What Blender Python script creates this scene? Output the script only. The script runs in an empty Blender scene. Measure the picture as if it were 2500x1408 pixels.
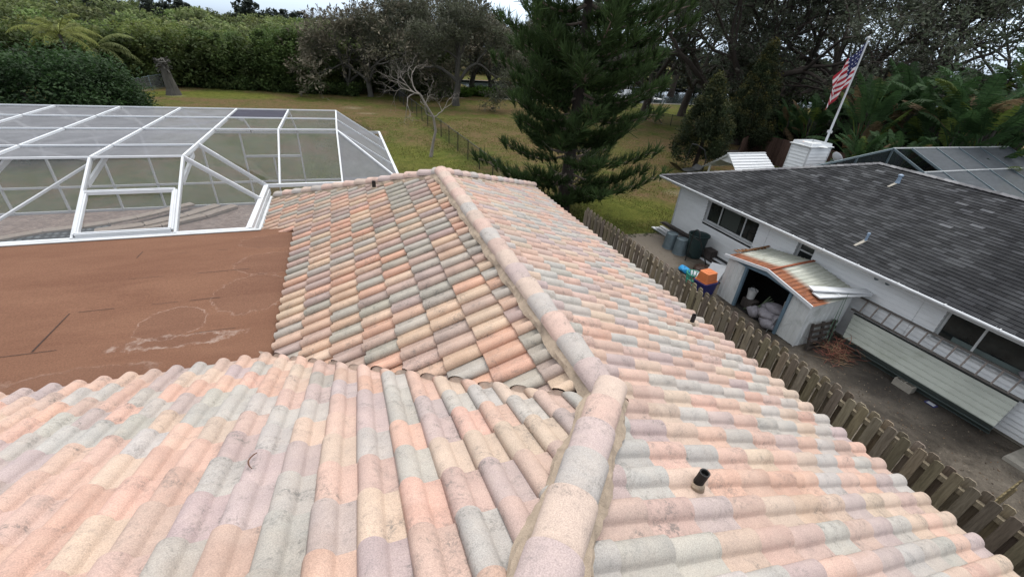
import bpy, bmesh, math, random
import numpy as np
from mathutils import Vector, Matrix
R_ = math.radians
rnd = random.Random(7)
# ------------------------------------------------------------------ camera, world, sun, exposure
sc = bpy.context.scene
col = sc.collection
HC = 6.9                                   # camera height above the ground
CR = ((0.93893541, -0.33746961, 0.06719052), (-0.11503252, -0.49188271, -0.86302892), (0.32429588, 0.80259932, -0.50066608))
cd = bpy.data.cameras.new('camera'); cam = bpy.data.objects.new('camera', cd); col.objects.link(cam)
cd.sensor_width = 36; cd.lens = 36*1046/2500; cd.clip_start = .05; cd.clip_end = 3000
cam.matrix_world = Matrix(((CR[0][0], -CR[1][0], -CR[2][0], 0), (CR[0][1], -CR[1][1], -CR[2][1], 0), (CR[0][2], -CR[1][2], -CR[2][2], HC), (0, 0, 0, 1)))
sc.camera = cam
SUN_AZ, SUN_EL = 40, 66                     # azimuth from +Y towards +X, elevation
w = bpy.data.worlds.new('World'); sc.world = w; w.use_nodes = True
nt = w.node_tree; bg = nt.nodes['Background']
sky = nt.nodes.new('ShaderNodeTexSky'); sky.sky_type = 'NISHITA'; sky.sun_disc = False
sky.sun_elevation = R_(SUN_EL); sky.sun_rotation = R_(SUN_AZ); sky.air_density = 1.0; sky.dust_density = .8; sky.ozone_density = 1.0
hs = nt.nodes.new('ShaderNodeHueSaturation'); hs.inputs['Saturation'].default_value = .2
nt.links.new(sky.outputs[0], hs.inputs['Color']); # an overcast sky: the cloud cover is brighter overhead than at the horizon
wtc = nt.nodes.new('ShaderNodeTexCoord'); wsx = nt.nodes.new('ShaderNodeSeparateXYZ'); wrp = nt.nodes.new('ShaderNodeValToRGB'); wmx = nt.nodes.new('ShaderNodeMix'); wmx.data_type = 'RGBA'; wmx.blend_type = 'MULTIPLY'; wmx.inputs[0].default_value = 1
nt.links.new(wtc.outputs['Generated'], wsx.inputs[0]); nt.links.new(wsx.outputs['Z'], wrp.inputs[0])
wrp.color_ramp.elements[0].color = (.56, .68, .86, 1); wrp.color_ramp.elements[0].position = .0; wrp.color_ramp.elements[1].color = (2.3, 2.25, 2.15, 1); wrp.color_ramp.elements[1].position = .7
nt.links.new(hs.outputs[0], wmx.inputs[6]); nt.links.new(wrp.outputs[0], wmx.inputs[7])
nt.links.new(wmx.outputs[2], bg.inputs[0]); bg.inputs[1].default_value = .15
sl = bpy.data.lights.new('sun', 'SUN'); sl.energy = 1.1; sl.angle = R_(24); sl.color = (1, .96, .9)
so = bpy.data.objects.new('sun', sl); col.objects.link(so)
so.rotation_euler = Vector((math.sin(R_(SUN_AZ))*math.cos(R_(SUN_EL)), math.cos(R_(SUN_AZ))*math.cos(R_(SUN_EL)), math.sin(R_(SUN_EL)))).to_track_quat('Z', 'Y').to_euler()
sc.view_settings.view_transform = 'Standard'; sc.view_settings.look = 'None'; sc.view_settings.gamma = 1
sc.view_settings.exposure = .6
sc.render.engine = 'CYCLES'
# ------------------------------------------------------------------ picture -> place measurements
def ray(px, py):
    c = ((px-1250)/1046, (py-704)/1046, 1)
    return Vector([sum(CR[k][i]*c[k] for k in range(3)) for i in range(3)])
def at(px, py, z=0): d = ray(px, py); return d*((z-HC)/d.z)+Vector((0, 0, HC))
def far(px, dist, z=0):                     # a point at a compass direction and distance
    d = ray(px, 64+.0778*(px-810)); k = dist/math.hypot(d.x, d.y); return Vector((d.x*k, d.y*k, z))
# ------------------------------------------------------------------ materials
def srgb(r, g, b):
    f = lambda c: (c/255/12.92) if c/255 <= .04045 else ((c/255+.055)/1.055)**2.4
    return (f(r), f(g), f(b), 1)
class M:
    def __init__(s, name, rough=.8, spec=.3, metal=0):
        s.m = bpy.data.materials.new(name); s.m.use_nodes = True; s.t = s.m.node_tree; s.b = s.t.nodes['Principled BSDF']
        s.b.inputs['Roughness'].default_value = rough; s.b.inputs['Specular IOR Level'].default_value = spec; s.b.inputs['Metallic'].default_value = metal
        s.tc = s.t.nodes.new('ShaderNodeTexCoord')
    def n(s, k, **kw):
        x = s.t.nodes.new(k)
        for a, v in kw.items(): setattr(x, a, v)
        return x
    def L(s, a, b): s.t.links.new(a, b)
    def vec(s, scale=(1, 1, 1), co='Object'):
        mp = s.n('ShaderNodeMapping'); mp.inputs['Scale'].default_value = scale; s.L(s.tc.outputs[co], mp.inputs[0]); return mp.outputs[0]
    def noise(s, scale, detail=4, rough=.6, sc_=(1, 1, 1), dist=0, co='Object'):
        x = s.n('ShaderNodeTexNoise'); x.inputs['Scale'].default_value = scale; x.inputs['Detail'].default_value = detail
        x.inputs['Roughness'].default_value = rough; x.inputs['Distortion'].default_value = dist; s.L(s.vec(sc_, co), x.inputs['Vector']); return x.outputs['Fac']
    def ramp(s, fac, stops, interp='LINEAR'):
        x = s.n('ShaderNodeValToRGB'); x.color_ramp.interpolation = interp; e = x.color_ramp.elements
        while len(e) < len(stops): e.new(.5)
        for el, (p, c) in zip(e, stops): el.position = p; el.color = c if len(c) == 4 else (*c, 1)
        s.L(fac, x.inputs[0]); return x.outputs[0]
    def mix(s, f, a, b, mode='MIX'):
        x = s.n('ShaderNodeMix', data_type='RGBA', blend_type=mode)
        for v, i in ((f, 0), (a, 6), (b, 7)):
            if hasattr(v, 'is_linked') or hasattr(v, 'links'): s.L(v, x.inputs[i])
            else: x.inputs[i].default_value = v
        return x.outputs[2]
    def math(s, op, a, b=0.):
        x = s.n('ShaderNodeMath', operation=op)
        for v, i in ((a, 0), (b, 1)):
            if hasattr(v, 'links'): s.L(v, x.inputs[i])
            else: x.inputs[i].default_value = v
        return x.outputs[0]
    def attr(s, name='tint'):
        x = s.n('ShaderNodeAttribute'); x.attribute_name = name; return x.outputs['Color']
    def color(s, c):
        if hasattr(c, 'links'): s.L(c, s.b.inputs['Base Color'])
        else: s.b.inputs['Base Color'].default_value = c
        return s
    def bump(s, fac, strength=.3, dist=.01):
        x = s.n('ShaderNodeBump'); x.inputs['Strength'].default_value = strength; x.inputs['Distance'].default_value = dist
        s.L(fac, x.inputs['Height']); s.L(x.outputs[0], s.b.inputs['Normal']); return s
K0, K1 = (0, 0, 0, 1), (1, 1, 1, 1)
def weathered(name, c, rough=.7, var=.25, scale=3, dirt=(.05, .045, .04, 1), dirt_amt=.35, metal=0, spec=.3, sc_=(1, 1, 1), bump=.1):
    m = M(name, rough, spec, metal)
    f = m.noise(scale, 6, .65, sc_)
    lo = tuple(x*(1-var) for x in c[:3])+(1,); hi = tuple(min(1, x*(1+var*.6)) for x in c[:3])+(1,)
    base = m.mix(m.ramp(f, [(.3, K0), (.7, K1)]), lo, hi)
    d = m.noise(scale*.55, 8, .7, sc_, .6)
    m.color(m.mix(m.math('MULTIPLY', m.ramp(d, [(.52, K0), (.75, K1)]), dirt_amt), base, dirt))
    m.bump(m.noise(scale*12, 3), bump, .01); return m.m
def tinted(name, rough=.9, spec=.15, var=.35, scale=40, transl=False):
    m = M(name, rough, spec); f = m.noise(scale, 3)
    m.color(m.mix(1.0, m.attr(), m.ramp(f, [(.3, (1-var,)*3), (.7, (1+var*.3,)*3)]), 'MULTIPLY'))
    if transl:
        o = m.t.nodes['Material Output']; tr = m.n('ShaderNodeBsdfTranslucent'); m.L(m.attr(), tr.inputs[0])
        mx = m.n('ShaderNodeMixShader'); mx.inputs[0].default_value = .3; m.L(m.b.outputs[0], mx.inputs[1]); m.L(tr.outputs[0], mx.inputs[2]); m.L(mx.outputs[0], o.inputs[0])
    return m.m
# roof tile: per-tile colour, speckle, mould stains
m = M('concrete tile', .88, .2)
base = m.attr()
sp = m.noise(150, 3, .7)
c1 = m.mix(1.0, base, m.ramp(sp, [(.32, (.74, .74, .75)), (.62, (1.14, 1.13, 1.12))]), 'MULTIPLY')
lg = m.noise(5, 5, .6); c1 = m.mix(1.0, c1, m.ramp(lg, [(.3, (.88, .88, .89)), (.7, (1.05, 1.04, 1.03))]), 'MULTIPLY')
st = m.noise(3.2, 9, .74, (1, 1, 1), 1.2); st2 = m.noise(38, 5, .75, (1, 1, 1), .8)
mask = m.math('MULTIPLY', m.ramp(st, [(.50, K0), (.64, K1)]), m.ramp(st2, [(.44, K0), (.60, K1)]))
c1 = m.mix(m.math('MULTIPLY', mask, .72), c1, (.10, .10, .095, 1))
fd = m.noise(9, 4, .6, (1, 1, 1), .6); c1 = m.mix(m.math('MULTIPLY', m.ramp(fd, [(.45, K0), (.75, K1)]), .16), c1, srgb(184, 168, 154))
pt = m.noise(420, 1, .5); c1 = m.mix(m.math('MULTIPLY', m.ramp(pt, [(.70, K0), (.74, K1)]), .5), c1, (.12, .115, .11, 1))
wt = m.noise(1.1, 3, .5, (1, 1, 1), .4); c1 = m.mix(m.ramp(wt, [(.62, K0), (.66, (.35, .35, .35, 1))]), c1, m.mix(1.0, c1, (.78, .72, .68, 1), 'MULTIPLY'))
m.color(c1).bump(m.noise(170, 3), .35, .004); M_TILE = m.m
M_MORTAR = weathered('mortar', srgb(160, 144, 126), .95, .25, 9, bump=.8, dirt_amt=.5)
# brown roll roofing
m = M('brown roll roofing', .95, .1)
g = m.math('ADD', m.math('MULTIPLY', m.noise(150, 3, .8), .5), m.math('MULTIPLY', m.noise(45, 4, .8), .5)); b0 = m.mix(m.ramp(g, [(.3, K0), (.7, K1)]), srgb(84, 60, 47), srgb(132, 98, 79))
b0 = m.mix(m.ramp(m.noise(1.3, 5, .6, (.5, 1.6, 1), .5), [(.35, K0), (.7, K1)]), b0, m.mix(1.0, b0, (.8, .76, .76, 1), 'MULTIPLY'))
def ring(cx, cy, rx, ry, amt, wid=.06, nz=.35):
    mp = m.n('ShaderNodeMapping'); mp.inputs['Location'].default_value = (-cx/rx, -cy/ry, 0); mp.inputs['Scale'].default_value = (1/rx, 1/ry, 0)
    m.L(m.tc.outputs['Object'], mp.inputs[0]); ln = m.n('ShaderNodeVectorMath', operation='LENGTH'); m.L(mp.outputs[0], ln.inputs[0])
    r = m.math('ADD', ln.outputs['Value'], m.math('MULTIPLY', m.math('SUBTRACT', m.noise(4.5, 6, .65), .5), nz*2))
    line = m.ramp(m.math('ABSOLUTE', m.math('SUBTRACT', r, 1.0)), [(0, K1), (wid, K0)])
    ins = m.ramp(r, [(.96, (1, 1, 1, 1)), (1.0, K0)])
    return m.math('MULTIPLY', m.math('MULTIPLY', line, m.ramp(m.noise(7, 5, .7), [(.4, (.05, .05, .05, 1)), (.6, K1)])), amt), m.math('MULTIPLY', ins, .4)
for a in ((-2.62, 6.28, .42, .42, .24, .035, .3), (-1.7, 6.95, .55, .62, .16, .03, .35), (-1.5, 8.0, .62, .45, .13, .03, .3), (-2.4, 5.8, .6, .14, .3, .25, 1.0), (-3.3, 5.25, .8, .2, .12, .12, .5), (-1.4, 9.0, .8, .35, .1, .03, .3)):
    ln_, ins = ring(*a); b0 = m.mix(ins, b0, m.mix(1.0, b0, (.82, .84, .9, 1), 'MULTIPLY')); b0 = m.mix(ln_, b0, srgb(200, 188, 178))
m.color(b0).bump(g, .5, .006); M_ROLL = m.m
M_TAR = weathered('tar seam', srgb(56, 40, 33), .8, .2, 8)
M_WHITE = weathered('white aluminium', (.56, .58, .60, 1), .45, .06, 4, dirt_amt=.12, bump=.02)
M_TRIM = weathered('white painted trim', (.50, .515, .52, 1), .55, .12, 3, dirt_amt=.3)
M_SIDING = weathered('white lap siding', (.68, .70, .71, 1), .6, .08, 2.0, (.28, .29, .27, 1), .3, sc_=(1, .5, 2), bump=.05)
M_STUCCO = weathered('cream stucco wall', (.6, .56, .48, 1), .9, .12, 3)
M_BLACK = weathered('black rubber pipe', (.012, .011, .011, 1), .6, .3, 9)
M_DARKMETAL = weathered('black metal', (.018, .02, .02, 1), .5, .3, 9)
M_GALV = weathered('galvanised metal', (.13, .17, .19, 1), .45, .2, 6, metal=.3)
M_BLUEPIPE = weathered('pale blue plastic pipe', (.20, .27, .36, 1), .4, .2, 12)
def screen(name, c, opaque, sc_=(1, 1, 1)):
    m = M(name, .9, .1); m.color(m.mix(m.ramp(m.noise(2.2, 6, .7, sc_), [(.3, K0), (.7, K1)]), tuple(x*.75 for x in c[:3])+(1,), c))
    o = m.t.nodes['Material Output']; tr = m.n('ShaderNodeBsdfTransparent'); mx = m.n('ShaderNodeMixShader')
    m.L(m.math('ADD', m.math('ADD', m.math('MULTIPLY', m.noise(1.3, 6, .75, sc_, 1.0), .34), m.math('MULTIPLY', m.noise(45, 2, .8, (1, .25, 1)), .16)), opaque-.25), mx.inputs[0])
    m.L(tr.outputs[0], mx.inputs[1]); m.L(m.b.outputs[0], mx.inputs[2]); m.L(mx.outputs[0], o.inputs[0]); return m.m
M_SCREEN_ROOF = screen('insect screen roof', (.20, .205, .22, 1), .72)  # hazier than the slope mesh: sky sheen put into colour and opacity
M_SCREEN_SLOPE = screen('insect screen slope', (.22, .23, .235, 1), .26)
M_SCREEN_WALL = screen('insect screen wall', (.27, .285, .255, 1), .42, (4, 4, .6))
M_SCREEN_DARK = screen('dark opaque screen panel', (.05, .05, .07, 1), .93)
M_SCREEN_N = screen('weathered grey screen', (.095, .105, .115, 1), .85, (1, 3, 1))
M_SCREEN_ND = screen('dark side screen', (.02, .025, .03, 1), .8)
# wood
def wood(name, a, b, sc_=(8, 8, .7)):
    m = M(name, .9, .1); f = m.noise(4, 7, .7, sc_, .4); c = m.mix(m.ramp(f, [(.3, K0), (.7, K1)]), a, b)
    c = m.mix(1.0, c, m.attr(), 'MULTIPLY'); m.color(c).bump(f, .3, .01); return m.m
M_FENCE = wood('weathered cedar pickets', (.11, .09, .067, 1), (.27, .23, .178, 1))
M_BROWNF = wood('reddish brown boards', (.045, .028, .022, 1), (.105, .067, .055, 1))
M_PALLET = wood('grey pallet wood', (.035, .03, .028, 1), (.09, .08, .075, 1))
# ground
def mask_at(m, x, y, rx, ry, nz=.5, soft=.4, sc_=.35):
    mp = m.n('ShaderNodeMapping'); mp.inputs['Location'].default_value = (-x/rx, -y/ry, 0); mp.inputs['Scale'].default_value = (1/rx, 1/ry, 0)
    m.L(m.tc.outputs['Object'], mp.inputs[0]); ln = m.n('ShaderNodeVectorMath', operation='LENGTH'); m.L(mp.outputs[0], ln.inputs[0])
    r = m.math('ADD', ln.outputs['Value'], m.math('MULTIPLY', m.math('SUBTRACT', m.noise(sc_, 8, .72), .5), nz*2))
    return m.ramp(r, [(1-soft, K1), (1+soft*.5, K0)])
m = M('patchy lawn', .98, .05)
f1 = m.noise(.22, 8, .7); f2 = m.noise(1.6, 8, .75); f3 = m.noise(9, 5, .8)
grass = m.mix(m.ramp(f2, [(.3, K0), (.7, K1)]), srgb(58, 66, 30), srgb(98, 106, 52))
litter = m.mix(m.ramp(f3, [(.3, K0), (.7, K1)]), srgb(72, 58, 42), srgb(128, 108, 82))
c = m.mix(m.ramp(m.math('ADD', m.math('MULTIPLY', f1, .6), m.math('MULTIPLY', f2, .45)), [(.48, K0), (.60, K1)]), grass, litter)
for a in ((-6, 49, 9, 4.5), (20, 50, 9, 6), (14, 36, 7, 9), (19, 22, 3, 3.4), (2, 46, 6, 4), (26, 30, 7, 6), (15, 28, 5, 5), (0, 40, 4, 3), (5.0, 33, 2, 4)):
    c = m.mix(m.math('MULTIPLY', m.math('MULTIPLY', mask_at(m, *a), m.ramp(f2, [(.36, K0), (.56, K1)])), .85), c, litter)
for a in ((3.4, 25, 4, 9), (13, 17, 3.5, 2.4), (-12, 55, 8, 3), (42, 50, 9, 4.5)):
    c = m.mix(m.math('MULTIPLY', mask_at(m, *a), .8), c, m.mix(m.ramp(f2, [(.3, K0), (.7, K1)]), srgb(68, 76, 32), srgb(110, 114, 54)))
for a in ((1.0, 48.2, 1.4, 1.2, .6), (2.2, 45, 1.2, .6, .6), (18.3, 21.8, 1.3, 1.0, .8), (17.2, 19.2, .9, .8, .8), (-15, 53.6, 1.2, .8, .6), (8.4, 22, .25, 4, .5)):
    c = m.mix(m.math('MULTIPLY', m.math('MULTIPLY', mask_at(m, *a[:4], .9, .8, 1.1), m.ramp(f3, [(.4, K0), (.62, K1)])), .55), c, srgb(170, 160, 144))
c = m.mix(1.0, c, m.ramp(m.noise(26, 4, .8), [(.3, (.72, .72, .7)), (.7, (1.12, 1.12, 1.1))]), 'MULTIPLY')
c = m.mix(1.0, c, m.ramp(m.noise(5, 8, .85), [(.36, (.55, .55, .52)), (.66, (1.12, 1.11, 1.06))]), 'MULTIPLY')
m.color(c).bump(m.noise(14, 6, .8), .8, .06); M_LAWN = m.m
m = M('stained concrete slab', .92, .15)
f = m.noise(.9, 9, .72, dist=.5); f2 = m.noise(30, 5, .8)
c = m.ramp(f, [(.28, (.024, .02, .016)), (.45, (.06, .051, .042)), (.6, (.125, .108, .09)), (.75, (.21, .185, .155))])
c = m.mix(1.0, c, m.ramp(f2, [(.3, (.7, .7, .7)), (.72, (1.25, 1.25, 1.2))]), 'MULTIPLY')
c = m.mix(mask_at(m, 10.6, 13.1, 2.8, 2.6, .35, .5, 1.0), c, m.mix(f2, srgb(80, 74, 66), srgb(128, 120, 110)))
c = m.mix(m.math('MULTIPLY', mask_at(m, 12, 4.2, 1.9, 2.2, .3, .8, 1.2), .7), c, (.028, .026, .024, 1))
m.color(c).bump(f2, .5, .01); M_SLAB = m.m
m = M('brick paver patio', .9, .2)
bt = m.n('ShaderNodeTexBrick'); bt.inputs['Scale'].default_value = 4.2; bt.inputs['Color1'].default_value = srgb(176, 158, 148); bt.inputs['Color2'].default_value = srgb(148, 130, 122)
bt.inputs['Mortar'].default_value = srgb(104, 94, 88); bt.inputs['Mortar Size'].default_value = .02; m.L(m.vec(), bt.inputs['Vector'])
m.color(m.mix(1.0, bt.outputs[0], m.ramp(m.noise(3, 6, .7), [(.3, (.7, .7, .7)), (.7, (1.1, 1.1, 1.1))]), 'MULTIPLY')); M_PAVER = m.m
M_COPING = weathered('pale stone coping', srgb(172, 158, 146), .85, .15, 5)
m = M('scalloped pool tile', .5, .4); vo = m.n('ShaderNodeTexVoronoi', feature='F1'); vo.inputs['Scale'].default_value = 5; vo.inputs['Randomness'].default_value = .15; m.L(m.vec(), vo.inputs['Vector'])
m.color(m.ramp(vo.outputs['Distance'], [(.3, srgb(112, 118, 122)), (.45, srgb(62, 68, 74)), (.55, srgb(40, 44, 50))])); M_POOLTILE = m.m
m = M('dark canal water', .12, .5); m.color((.02, .028, .026, 1)).bump(m.noise(1.5, 4), .03, .03); M_WATER = m.m
M_BARK = weathered('grey brown bark', (.07, .066, .057, 1), .95, .35, 5, (.02, .02, .018, 1), .5, sc_=(1, 1, .3), bump=.9)
M_BARKD = weathered('dark pine bark', (.045, .036, .03, 1), .95, .35, 6, (.015, .013, .012, 1), .5, sc_=(1, 1, .3), bump=.9)
M_DEAD = weathered('bleached dead wood', (.23, .205, .18, 1), .95, .3, 5, sc_=(1, 1, .3), bump=.6)
M_LEAF = tinted('foliage', .75, .25, .3, 3, True)
M_NEEDLE = tinted('pine needles', .7, .2, .3, 3, True)
M_TWIG = tinted('fine twigs', .95, .05, .3, 3)
M_PAINT = tinted('painted plastic', .45, .4, .12, 9)
M_CLOTH = tinted('flag cloth', .85, .1, .1, 9, True)
M_TINTROUGH = tinted('rough mixed surface', .9, .12, .3, 14)
m = M('shingle', .95, .12); c = m.mix(1.0, m.attr(), m.ramp(m.noise(60, 4, .7), [(.3, (.7, .7, .7)), (.7, (1.15, 1.15, 1.15))]), 'MULTIPLY')
c = m.mix(m.math('MULTIPLY', m.ramp(m.noise(.55, 5, .6, (.5, 1.6, 1), .5), [(.42, K0), (.66, K1)]), .7), c, m.mix(1.0, c, (.38, .38, .42, 1), 'MULTIPLY'))
m.color(c).bump(m.noise(90, 3), .3, .005); M_SHINGLE = m.m
m = M('window glass', .06, .5); m.color(m.ramp(m.noise(2.5, 4, .6), [(.35, (.008, .01, .011)), (.7, (.03, .034, .033))])); M_GLASS = m.m
m = M('rusted white shed roof', .75, .25)
r0 = m.noise(1.4, 8, .7, (.6, 2.2, 1), .4); gr = m.noise(5, 6, .7, (.3, 3, 1))
wh = m.mix(m.ramp(gr, [(.35, K0), (.7, K1)]), srgb(138, 142, 130), srgb(188, 189, 180))
rust = m.mix(m.ramp(m.noise(6, 5, .7, (.5, 2, 1)), [(.3, K0), (.7, K1)]), srgb(78, 46, 34), srgb(150, 94, 62))
sx = m.n('ShaderNodeSeparateXYZ'); m.L(m.tc.outputs['Object'], sx.inputs[0])
band = m.ramp(m.math('ADD', sx.outputs['X'], m.math('MULTIPLY', m.math('SUBTRACT', r0, .5), .12)), [(.0, K1), (.36, K1), (.60, K0)])
spots = m.math('MULTIPLY', m.ramp(m.noise(2.2, 8, .75, (.6, 2, 1)), [(.58, K0), (.68, K1)]), .8)
m.color(m.mix(m.math('MAXIMUM', band, spots), wh, rust)); M_RUSTROOF = m.m
M_SHEDWALL = weathered('dirty white ribbed metal', (.52, .54, .54, 1), .6, .12, 2.5, (.10, .11, .08, 1), .6, sc_=(1, 1, .6))
M_SHEDBLUE = weathered('blue grey painted metal', (.11, .17, .22, 1), .6, .15, 5)
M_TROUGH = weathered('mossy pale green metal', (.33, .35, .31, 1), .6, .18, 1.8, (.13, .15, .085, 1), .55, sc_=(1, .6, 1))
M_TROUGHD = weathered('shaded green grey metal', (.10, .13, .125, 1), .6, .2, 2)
M_SACK = weathered('grey woven sack', (.22, .21, .23, 1), .9, .25, 9, bump=.6)
M_BLOCK = weathered('concrete block', (.3, .28, .24, 1), .95, .2, 9, bump=.5)
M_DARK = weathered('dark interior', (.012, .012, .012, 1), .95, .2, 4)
# ------------------------------------------------------------------ mesh helpers
class G:                                    # collects faces, optional colour per face
    def __init__(s): s.v = []; s.f = []; s.c = []; s.n = 0
    def add(s, verts, faces, c=None):
        verts = np.asarray(verts, float).reshape(-1, 3); s.v.append(verts)
        for fc in faces: s.f.append(tuple(i+s.n for i in fc)); s.c.append(c)
        s.n += len(verts); return s
    def box(s, a, b, c=None, rot=None, at_=None):
        x0, y0, z0 = a; x1, y1, z1 = b
        v = np.array([(x0, y0, z0), (x1, y0, z0), (x1, y1, z0), (x0, y1, z0), (x0, y0, z1), (x1, y0, z1), (x1, y1, z1), (x0, y1, z1)])
        if rot is not None: v = v@np.array(rot.to_3x3()).T
        if at_ is not None: v = v+np.array(at_)
        return s.add(v, [(3, 2, 1, 0), (4, 5, 6, 7), (0, 1, 5, 4), (1, 2, 6, 5), (2, 3, 7, 6), (3, 0, 4, 7)], c)
    def bar(s, a, b, w_, h, c=None, up=(0, 0, 1)):      # a rectangular bar from a to b
        a = Vector(a); b = Vector(b); d = (b-a).normalized(); u = Vector(up)
        if abs(d.dot(u)) > .98: u = Vector((0, 1, 0))
        r = d.cross(u).normalized()*w_/2; t = r.cross(d).normalized()*h/2
        v = [a-r-t, a+r-t, a+r+t, a-r+t, b-r-t, b+r-t, b+r+t, b-r+t]
        return s.add([tuple(x) for x in v], [(0, 1, 2, 3), (7, 6, 5, 4), (4, 5, 1, 0), (5, 6, 2, 1), (6, 7, 3, 2), (7, 4, 0, 3)], c)
    def tube(s, pts, rad, k=8, c=None, cap=True):
        pts = [Vector(p) for p in pts]; n = len(pts)
        if not hasattr(rad, '__len__'): rad = [rad]*n
        vs = []; prev = None
        for i, p in enumerate(pts):
            d = (pts[min(i+1, n-1)]-pts[max(i-1, 0)]).normalized()
            u = prev if prev is not None else Vector((0, 0, 1)) if abs(d.z) < .9 else Vector((1, 0, 0))
            r = d.cross(u); r = r.normalized() if r.length > 1e-5 else Vector((1, 0, 0)); t = r.cross(d).normalized(); prev = t
            for j in range(k):
                a = 2*math.pi*j/k; vs.append(tuple(p+(r*math.cos(a)+t*math.sin(a))*rad[i]))
        fs = [(i*k+j, i*k+(j+1) % k, (i+1)*k+(j+1) % k, (i+1)*k+j) for i in range(n-1) for j in range(k)]
        if cap: fs += [tuple(range(k))[::-1], tuple((n-1)*k+j for j in range(k))]
        return s.add(vs, fs, c)
    def lathe(s, prof, k=20, at_=(0, 0, 0), c=None, rot=None):
        vs = [(r*math.cos(2*math.pi*j/k), r*math.sin(2*math.pi*j/k), z) for r, z in prof for j in range(k)]
        v = np.array(vs)
        if rot is not None: v = v@np.array(rot.to_3x3()).T
        n = len(prof)
        return s.add(v+np.array(at_), [(i*k+j, i*k+(j+1) % k, (i+1)*k+(j+1) % k, (i+1)*k+j) for i in range(n-1) for j in range(k)], c)
    def quad(s, a, b, c_, d, c=None): return s.add([tuple(a), tuple(b), tuple(c_), tuple(d)], [(0, 1, 2, 3)], c)
    def build(s, name, mat, parent=None, smooth=False, loc=None, bevel=0):
        me = bpy.data.meshes.new(name); me.from_pydata(np.concatenate(s.v).tolist(), [], s.f); 
        if any(x is not None for x in s.c): tint(me, [(*x[:3], 1) if x is not None else (1, 1, 1, 1) for x in s.c])
        elif mat.name in ('weathered cedar pickets', 'reddish brown boards', 'grey pallet wood'): tint(me, [(1, 1, 1, 1)]*len(s.f))
        return link(name, me, mat, parent, smooth, loc, bevel)
def tint(me, cols):
    a = me.color_attributes.new('tint', 'FLOAT_COLOR', 'CORNER')
    tot = np.zeros(len(me.polygons), int); me.polygons.foreach_get('loop_total', tot)
    a.data.foreach_set('color', np.repeat(np.array(cols, np.float32), tot, axis=0).ravel())
def link(name, me, mat, parent=None, smooth=False, loc=None, bevel=0):
    if mat: me.materials.append(mat)
    if smooth: me.polygons.foreach_set('use_smooth', [True]*len(me.polygons))
    o = bpy.data.objects.new(name, me); col.objects.link(o)
    if parent is not None:
        o.parent = parent
        if loc is None: o.matrix_parent_inverse = parent.matrix_basis.inverted()
    if loc is not None: o.location = loc
    if bevel:
        b = o.modifiers.new('bevel', 'BEVEL'); b.width = bevel; b.segments = 2; b.limit_method = 'ANGLE'
    return o
def tag(o, label=None, cat=None, group=None, kind=None):
    for k, v in (('label', label), ('category', cat), ('group', group), ('kind', kind)):
        if v: o[k] = v
    return o
def thing(name, loc, label, cat, group=None, rz=0):
    o = bpy.data.objects.new(name, None); col.objects.link(o); o.location = loc; o.rotation_euler.z = rz; o.empty_display_size = .2
    bpy.context.view_layer.update(); return tag(o, label, cat, group)
def jc(c, a=.15, r=rnd):
    k = 1+r.uniform(-a, a); return (c[0]*k, c[1]*k, c[2]*k)
def flat_mesh(V, n, name, cols=None):       # fast n-gon soup: V (m,n,3)
    m_ = len(V); me = bpy.data.meshes.new(name); me.vertices.add(m_*n); me.vertices.foreach_set('co', V.reshape(-1).astype(np.float32))
    me.loops.add(m_*n); me.loops.foreach_set('vertex_index', np.arange(m_*n, dtype=np.int32))
    me.polygons.add(m_); me.polygons.foreach_set('loop_start', np.arange(0, m_*n, n, dtype=np.int32))
    me.update(calc_edges=True)
    if cols is not None:
        a = me.color_attributes.new('tint', 'FLOAT_COLOR', 'CORNER'); c4 = np.concatenate([cols, np.ones((m_, 1))], 1)
        a.data.foreach_set('color', np.repeat(c4.astype(np.float32), n, axis=0).ravel())
    return me
# ------------------------------------------------------------------ setting
def sheet(name, pts, z, mat, sub=None):
    g = G(); g.add([(x, y, z) for x, y in pts], [tuple(range(len(pts)))]); o = g.build(name, mat); tag(o, kind='structure'); return o
sheet('ground', [(-400, -60), (400, -60), (400, 58), (19, 58.5), (19, 84), (400, 88), (400, 400), (-400, 400)], 0, M_LAWN)
sheet('water', [(18, 57), (600, 56), (600, 92), (18, 88)], -.35, M_WATER)
g = G(); g.box((19, 58.0, -.4), (160, 58.3, .08)); tag(g.build('seawall', M_BLOCK), 'low pale concrete seawall along the canal behind the lawn', 'seawall')
sheet('path', [(7.95, -6), (13.1, -6), (13.1, 14.1), (10.4, 14.3), (7.95, 13.7)], .012, M_SLAB)
# ------------------------------------------------------------------ the tiled house
TS = math.tan(R_(22.6)); CA, SA = math.cos(R_(22.6)), math.sin(R_(22.6))
XR, YJ, YA, ZR = 1.76, 2.1, 8.76, 4.375     # ridge x, junction y, far apex y, pan height at the ridge
TW, TE = .2365, .41                         # tile width, exposure
house = thing('tiled_house', (XR, 4, 0), 'house with a hipped roof of pale peach, grey and mauve barrel tiles filling the foreground', 'house')
PAL_E = [srgb(165, 160, 153), srgb(184, 154, 139), srgb(182, 163, 147), srgb(167, 152, 148), srgb(168, 163, 157), srgb(184, 158, 144), srgb(177, 154, 143)]
PAL_W = [srgb(160, 154, 143), srgb(191, 154, 134), srgb(190, 167, 146), srgb(164, 146, 138), srgb(164, 158, 148), srgb(187, 159, 139), srgb(174, 152, 140)]
PROF = []
for i in range(11):
    s_ = i/10; s_ = .5-.5*math.cos(math.pi*s_)*(1-.25*abs(math.sin(math.pi*s_))); PROF.append((s_*.58, .054*math.sin(math.pi*s_)**.55+.020*(1-s_)**2))
PROF[0] = (-.022, .010)
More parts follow.
